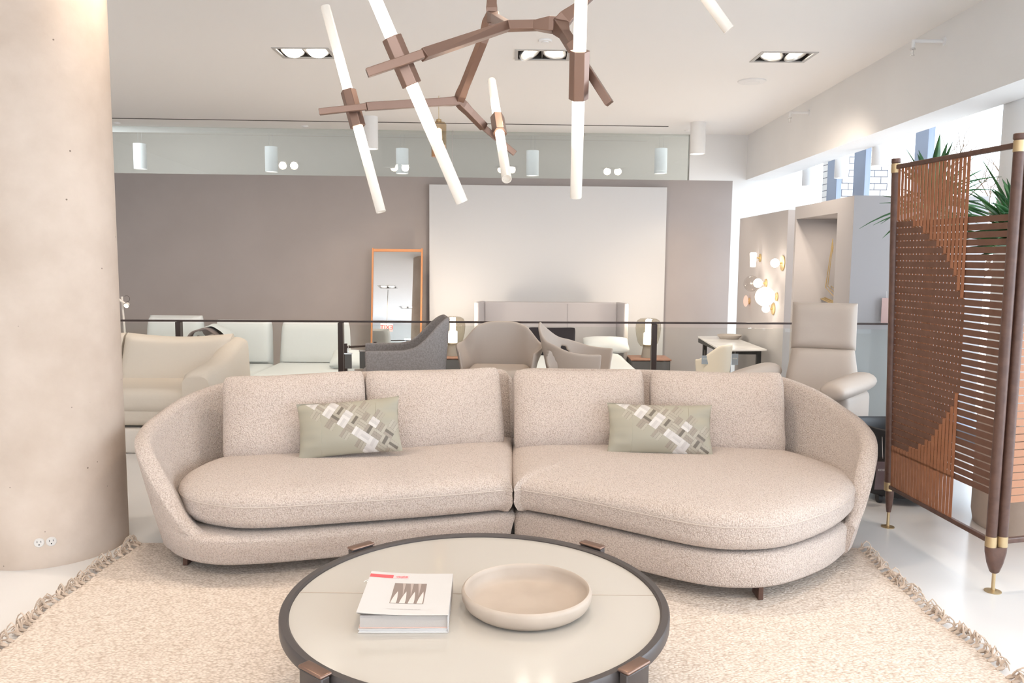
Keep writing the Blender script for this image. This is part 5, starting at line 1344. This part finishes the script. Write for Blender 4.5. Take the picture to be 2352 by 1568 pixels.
# ------------------------------------------------------------------ display walls on the right
def wallbox(name, pts, z0, z1, m):
    b = MB(); b.prism(pts, z0, z1); return st(name, b, m, smooth=False)
A1, A2 = aty(1700, 503, 11.25), aty(1811, 480, 9.1); AZ = (A1.z + A2.z) / 2
dA = (A2 - A1); dA.z = 0; nA = Vector((-dA.y, dA.x, 0)).normalized()
if nA.x > 0: nA = -nA
oA = -nA * 0.16
A1.z = A2.z = 0
wallbox('wall_display', [(A1.x, A1.y), (A2.x, A2.y), ((A2 + oA).x, (A2 + oA).y), ((A1 + oA).x, (A1 + oA).y)], LOW, AZ, M['display'])
B1, B2 = aty(1827, 475, 8.75), aty(1963, 449, 7.12); BZ = (B1.z + B2.z) / 2; B1.z = B2.z = 0
uB = (B1 - B2).normalized(); LB = (B1 - B2).length; nB = Vector((-uB.y, uB.x, 0)); nB = nB if nB.x < 0 else -nB    # nB points into the room (-x)
def BP(s, d): p = B2 + uB * s - nB * d; return (p.x, p.y)      # s along from the near end, d depth away from the room
def wb(name, s0, s1, d0, d1, z0, z1): return wallbox(name, [BP(s0, d0), BP(s1, d0), BP(s1, d1), BP(s0, d1)], z0, z1, M['display'])
s_r = LB * 0.235; s_l = LB * 0.97
wb('wall_niche', 0, s_r, 0, 0.52, LOW, BZ); wb('wall_niche_far', s_l, LB, 0, 0.52, LOW, BZ)
wb('wall_niche_top', s_r, s_l, 0, 0.52, BZ - 0.13, BZ); wb('wall_niche_back', s_r, s_l, 0.46, 0.52, LOW, BZ - 0.13)
wallbox('wall_side', [BP(0.0, 0.52), BP(0.30, 0.52), BP(0.30, 1.15), BP(0.0, 1.15)], LOW, BZ, M['display'])
mc = BP((s_r + s_l) / 2, 0.25)
t7 = thing('niche_light', 'slim light recessed in the top of the display niche', 'ceiling light', (mc[0], mc[1], BZ - 0.14))
b = MB(); e0, e1 = BP(s_r + 0.1, 0.40), BP(s_l - 0.3, 0.40); b.tube([(e0[0], e0[1], BZ - 0.15), (e1[0], e1[1], BZ - 0.15)], 0.012, 8); b.build('light_strip', M['cylglow'], t7)
lamp('AREA', 'lamp_light', (mc[0], mc[1], BZ - 0.16), 6, WARM, t7, 0.4, direction=(0, 0, -1))
# gold rod sculpture in the niche
t8 = thing('gold_sculpture', 'gold folded rod sculpture hanging in the grey display niche', 'wall art', (*BP(s_r + 0.3, 0.3), 1.2))
pB_ = Vector((*BP(0, 0.30), 0)); 
def gp(x, y, k=0.0): return atp(x, y, pB_ + -nB * k, nB)
for k in range(4):
    o_ = 5 * k
    b = MB(); b.tube([gp(1913 + k * 0.5, 548 + 8 * k, 0.05 * k), gp(1896 + o_, 660 - 3 * k, 0.05 * k), gp(1930 + o_, 696 - 6 * k, 0.05 * k)], 0.0045, 6); b.build('folded_rod', M['gold'], t8)
for k in range(3):
    b = MB(); b.tube([gp(1854 + 8 * k, 671 + 1 * k, 0.02 * k), gp(1932, 707 - 4 * k, 0.02 * k)], 0.007, 6); b.build('lower_rod', M['gold'], t8)
# wall lamps on the display wall
def wp(x, y, off): return atp(x, y, A1 + nA * off, nA)
def wall_lamp(px, py, r, shape, m, label, off=0.10, plate_r=0.05, pw=1.5):
    c = wp(px, py, off); base = c - nA * off
    t = thing('wall_lamp', label, 'wall lamp', base + nA * 0.001, 0, None)
    Mx = Vector((0, 0, 1)).rotation_difference(nA).to_matrix().to_4x4()
    b = MB(); b.lathe([(plate_r, 0.0), (plate_r, 0.012), (0.001, 0.014)], base, 24, Mx); b.build('wall_plate', M['gold'], t)
    b = MB(); b.tube([base, c], 0.008, 8); b.build('stem', M['gold'], t)
    b = MB()
    if shape == 'ball': b.lathe([(max(0.001, r * sin(pi * k / 16)), -r * cos(pi * k / 16)) for k in range(17)], c, 28)
    elif shape == 'tube':
        b.lathe([(0.001, -r * 2.6), (0.034, -r * 2.5), (0.04, 0), (0.044, r * 1.2), (0.03, r * 1.5), (0.001, r * 1.55)], c, 20)
    elif shape == 'disc': b.lathe([(max(0.001, r * sin(pi * k / 12)), -0.35 * r * cos(pi * k / 12)) for k in range(13)], c, 28, Mx)
    b.build('glass_shade' , m, t)
    if pw: lamp('POINT', 'lamp_light', c + nA * (r + 0.05), pw, WARM, t, 0.04)
    return t, c
wall_lamp(1730, 592, 0.045, 'tube', M['globe'], 'tall lit glass tube wall lamp, highest of the cluster', 0.09)
t_, c_ = wall_lamp(1741, 650, 0.055, 'ball', M['bulb2'], 'bright round wall lamp directly below the glass tube lamp', 0.10)
b = MB(); c2_ = wp(1726, 651, 0.12); b.lathe([(max(0.001, 0.095 * sin(pi * k / 16) ), -0.10 * cos(pi * k / 16)) for k in range(17)], c2_, 28); b.build('clear_bubble', M['bubble'], t_)
wall_lamp(1780, 604, 0.05, 'ball', M['bulb2'], 'small bright wall lamp alone at upper right of the cluster', 0.09, 0.085)
wall_lamp(1757, 681, 0.112, 'ball', M['globe'], 'largest white globe wall lamp of the cluster', 0.14, 0.05, 3)
wall_lamp(1713, 691, 0.075, 'disc', M['pinkglobe'], 'flat pink oval wall lamp, lowest left of the cluster', 0.05, 0.04, 0.0)
wall_lamp(1759, 709, 0.045, 'ball', M['bulb2'], 'small bright wall lamp hanging just under the big white globe', 0.09, 0.07)

# pink price tag on the display wall face by the screen
qa = aty(2031, 712, 7.09); t_, o_, Mx, w_, h_ = hang_tag(2026, 684, 2044, 742, 7.08, M['pinkcard'], 'narrow pink card hanging on the pale display wall beside the screen post')

# ------------------------------------------------------------------ hanging samples
sr = thing('sample_rack', 'low dark rack bar with hooks behind the sofa, right of the rail post', 'rack', (-1.35, 6.75, 0))
a_, c_ = aty(794, 797, 6.75), aty(862, 793, 6.75)
b = MB(); b.tube([a_, c_], 0.009, 8); b.build('bar', M['railmetal'], sr)
for p in (a_, c_):
    b = MB(); b.box((p.x - 0.012, p.y - 0.012, 0), (p.x + 0.012, p.y + 0.012, p.z + 0.03)); b.build('upright', M['railmetal'], sr, smooth=False)
b = MB(); b.box((a_.x - 0.02, 6.6, 0), (a_.x + 0.02, 6.9, 0.012)); b.box((c_.x - 0.02, 6.6, 0), (c_.x + 0.02, 6.9, 0.012)); b.build('foot', M['railmetal'], sr, smooth=False)
for (x0, y0, x1, y1), lb in (((792, 812, 808, 846), 'dark grey fabric sample on the first hook of the rack, beside the rail post'), ((826, 806, 857, 846), 'wider dark grey fabric sample on the second hook, nearer the felt chair')):
    a, c = aty(x0, y0, 6.70), aty(x1, y1, 6.70); t_ = thing('fabric_sample', lb, 'sample', ((a.x + c.x) / 2, 6.70, c.z), 0, 'samples on the rack')
    b = MB(); b.box((a.x, 6.695, c.z), (c.x, 6.705, a.z)); b.build('sheet', M['greysample'], t_, smooth=False)
    xm_ = (a.x + c.x) / 2; b = MB(); b.tube([(xm_, 6.70, a.z), (xm_, 6.70, a.z + 0.03), (xm_, 6.712, a_.z + 0.016), (xm_, 6.75, a_.z + 0.018), (xm_, 6.768, a_.z)], 0.003, 6); b.box((a.x - 0.004, 6.692, a.z - 0.004), (c.x + 0.004, 6.708, a.z + 0.006)); b.build('hook', M['chrome'], t_)

# ------------------------------------------------------------------ black tub chair and plants behind the screen
qa = atz(2005, 1122, 0.0)
kx, ky = 2.46, 5.02
t9 = thing('black_tub_chair', 'low black moulded chair on castors behind the wooden screen', 'chair', (kx, ky, 0))
def kch(i, j):
    a = 2 * pi * i / 40; v = j / 10
    top = 0.50 - 0.03 * math.sin(a) ** 2 ; z = 0.045 + (top - 0.045) * v; r_ = 0.225 + 0.03 * v - (0.03 * (1 - v) ** 2) + 0.02 * smooth(0.85, 1, v)
    return Vector((kx + r_ * 1.12 * cos(a), ky + r_ * math.sin(a), z))
b = MB(); b.grid(kch, 40, 10, wrap=True); b.build('shell', M['black'], t9, sub=1, solid=0.02, merge=True)
b = MB(); b.lathe([(0.001, 0.10), (0.2, 0.10), (0.22, 0.28), (0.2, 0.33), (0.001, 0.34)], (kx, ky, 0), 36); b.build('seat', M['blackfab'], t9)
for a in (0.4, 2.5, -0.6, -2.5):
    c = Vector((kx + 0.21 * cos(a), ky + 0.18 * math.sin(a), 0.028)); b = MB(); b.tube([c + Vector((-0.012, 0, 0)), c + Vector((0.012, 0, 0))], 0.0278, 18); b.box((c.x - 0.004, c.y - 0.004, 0.03), (c.x + 0.004, c.y + 0.004, 0.12)); b.build('castor', M['black'], t9)
# tag in a clear sleeve
a, c = aty(2012, 1060, 4.80), aty(2034, 1124, 4.80); ce = (a + c) / 2
tt = thing('price_tag', 'taupe price card in a clear sleeve hanging on the low black chair', 'tag', ce)
Mx = T(ce, radians(12), 0, radians(4)); w_, h_ = c.x - a.x, a.z - c.z
b = MB(); b.box((-w_ / 2, -0.001, -h_ / 2), (w_ / 2, 0.001, h_ / 2), Mx); co = b.build('card', M['tagcard'], tt, smooth=False)
b = MB(); b.box((-w_ / 2 - 0.006, -0.003, -h_ / 2 - 0.006), (w_ / 2 + 0.006, -0.002, h_ / 2 + 0.03), Mx); b.build('sleeve', M['sleeve'], tt, smooth=False)
text('KIOSK', None, 0.018, M['outlet'], co, Mx=Mx @ Matrix.Translation((0, -0.004, 0.035)) @ Matrix.Rotation(pi / 2, 4, 'X'))
b = MB(); b.tube([Mx @ Vector((0, 0, h_ / 2 + 0.02)), Mx @ Vector((0, 0.035, h_ / 2 + 0.17))], 0.0015, 5); b.build('string', M['outlet'], tt)

def yucca(px, py, base_z, crown, Rn, label, n=60, L=(0.35, 0.6), droop=0.25, seed=1, pot_r=0.17, dx=0.0, el0=-0.25):
    R = random.Random(seed); x, y = px, py
    t = thing('potted_yucca', label, 'plant', (x, y, 0))
    b = MB(); ph = 0.36 if pot_r < 0.3 else 0.62
    b.lathe([(pot_r * (0.75 if pot_r < 0.3 else 0.97), 0.0), (pot_r, 0.06 if pot_r > 0.3 else ph), (pot_r, ph), (pot_r * 0.93, ph), (pot_r * 0.9, ph - 0.06), (0.001, ph - 0.06)], (x, y, 0.0005), 48); b.build('pot', M['pot'] if pot_r < 0.3 else M['concrete'], t)
    b = MB(); b.tube([(x, y, 0.28), (x + 0.02, y, crown * 0.6), (x + dx, y, crown)], 0.03, 10, rs=[0.04, 0.032, 0.03]); b.build('trunk', M['bark'], t)
    b = MB()
    for k in range(n):
        az = R.uniform(0, 2 * pi); el = R.uniform(el0, 1.35); l = R.uniform(*L); w = R.uniform(0.018, 0.031)
        d = Vector((cos(az) * cos(el), sin(az) * cos(el), sin(el))); s = d.cross(Vector((0, 0, 1))); s = s.normalized() if s.length > 0.05 else Vector((1, 0, 0)); 
        p0 = Vector((x + dx, y, crown + R.uniform(-0.12, 0.04))); vs = []; N_ = 7; nn_ = s.cross(d).normalized()
        for q in range(N_):
            tq = q / (N_ - 1); p = p0 + d * l * tq - Vector((0, 0, droop * l * tq ** 2.2 * cos(el))); ww = w * (0.5 + 1.6 * tq if tq < 0.35 else 1.06 * (1 - ((tq - 0.35) / 0.65) ** 1.6)) 
            vs += [p - s * ww + nn_ * ww * 0.3, p - nn_ * ww * 0.1, p + s * ww + nn_ * ww * 0.3]
        b.add(vs, [(q * 3 + m_, q * 3 + m_ + 1, q * 3 + m_ + 4, q * 3 + m_ + 3) for q in range(N_ - 1) for m_ in (0, 1)])
    b.build('leaves', M['leaf'], t, solid=0.002)
yucca(2.78, 5.45, 0, 1.90, None, 'green yucca rising over the left part of the wooden screen top', 75, (0.28, 0.46), seed=4)
yucca(3.03, 4.46, 0, 1.66, None, 'green yucca in a round concrete planter behind the thick screen post', 120, (0.30, 0.50), seed=9, pot_r=0.37, dx=-0.26, el0=0.0)
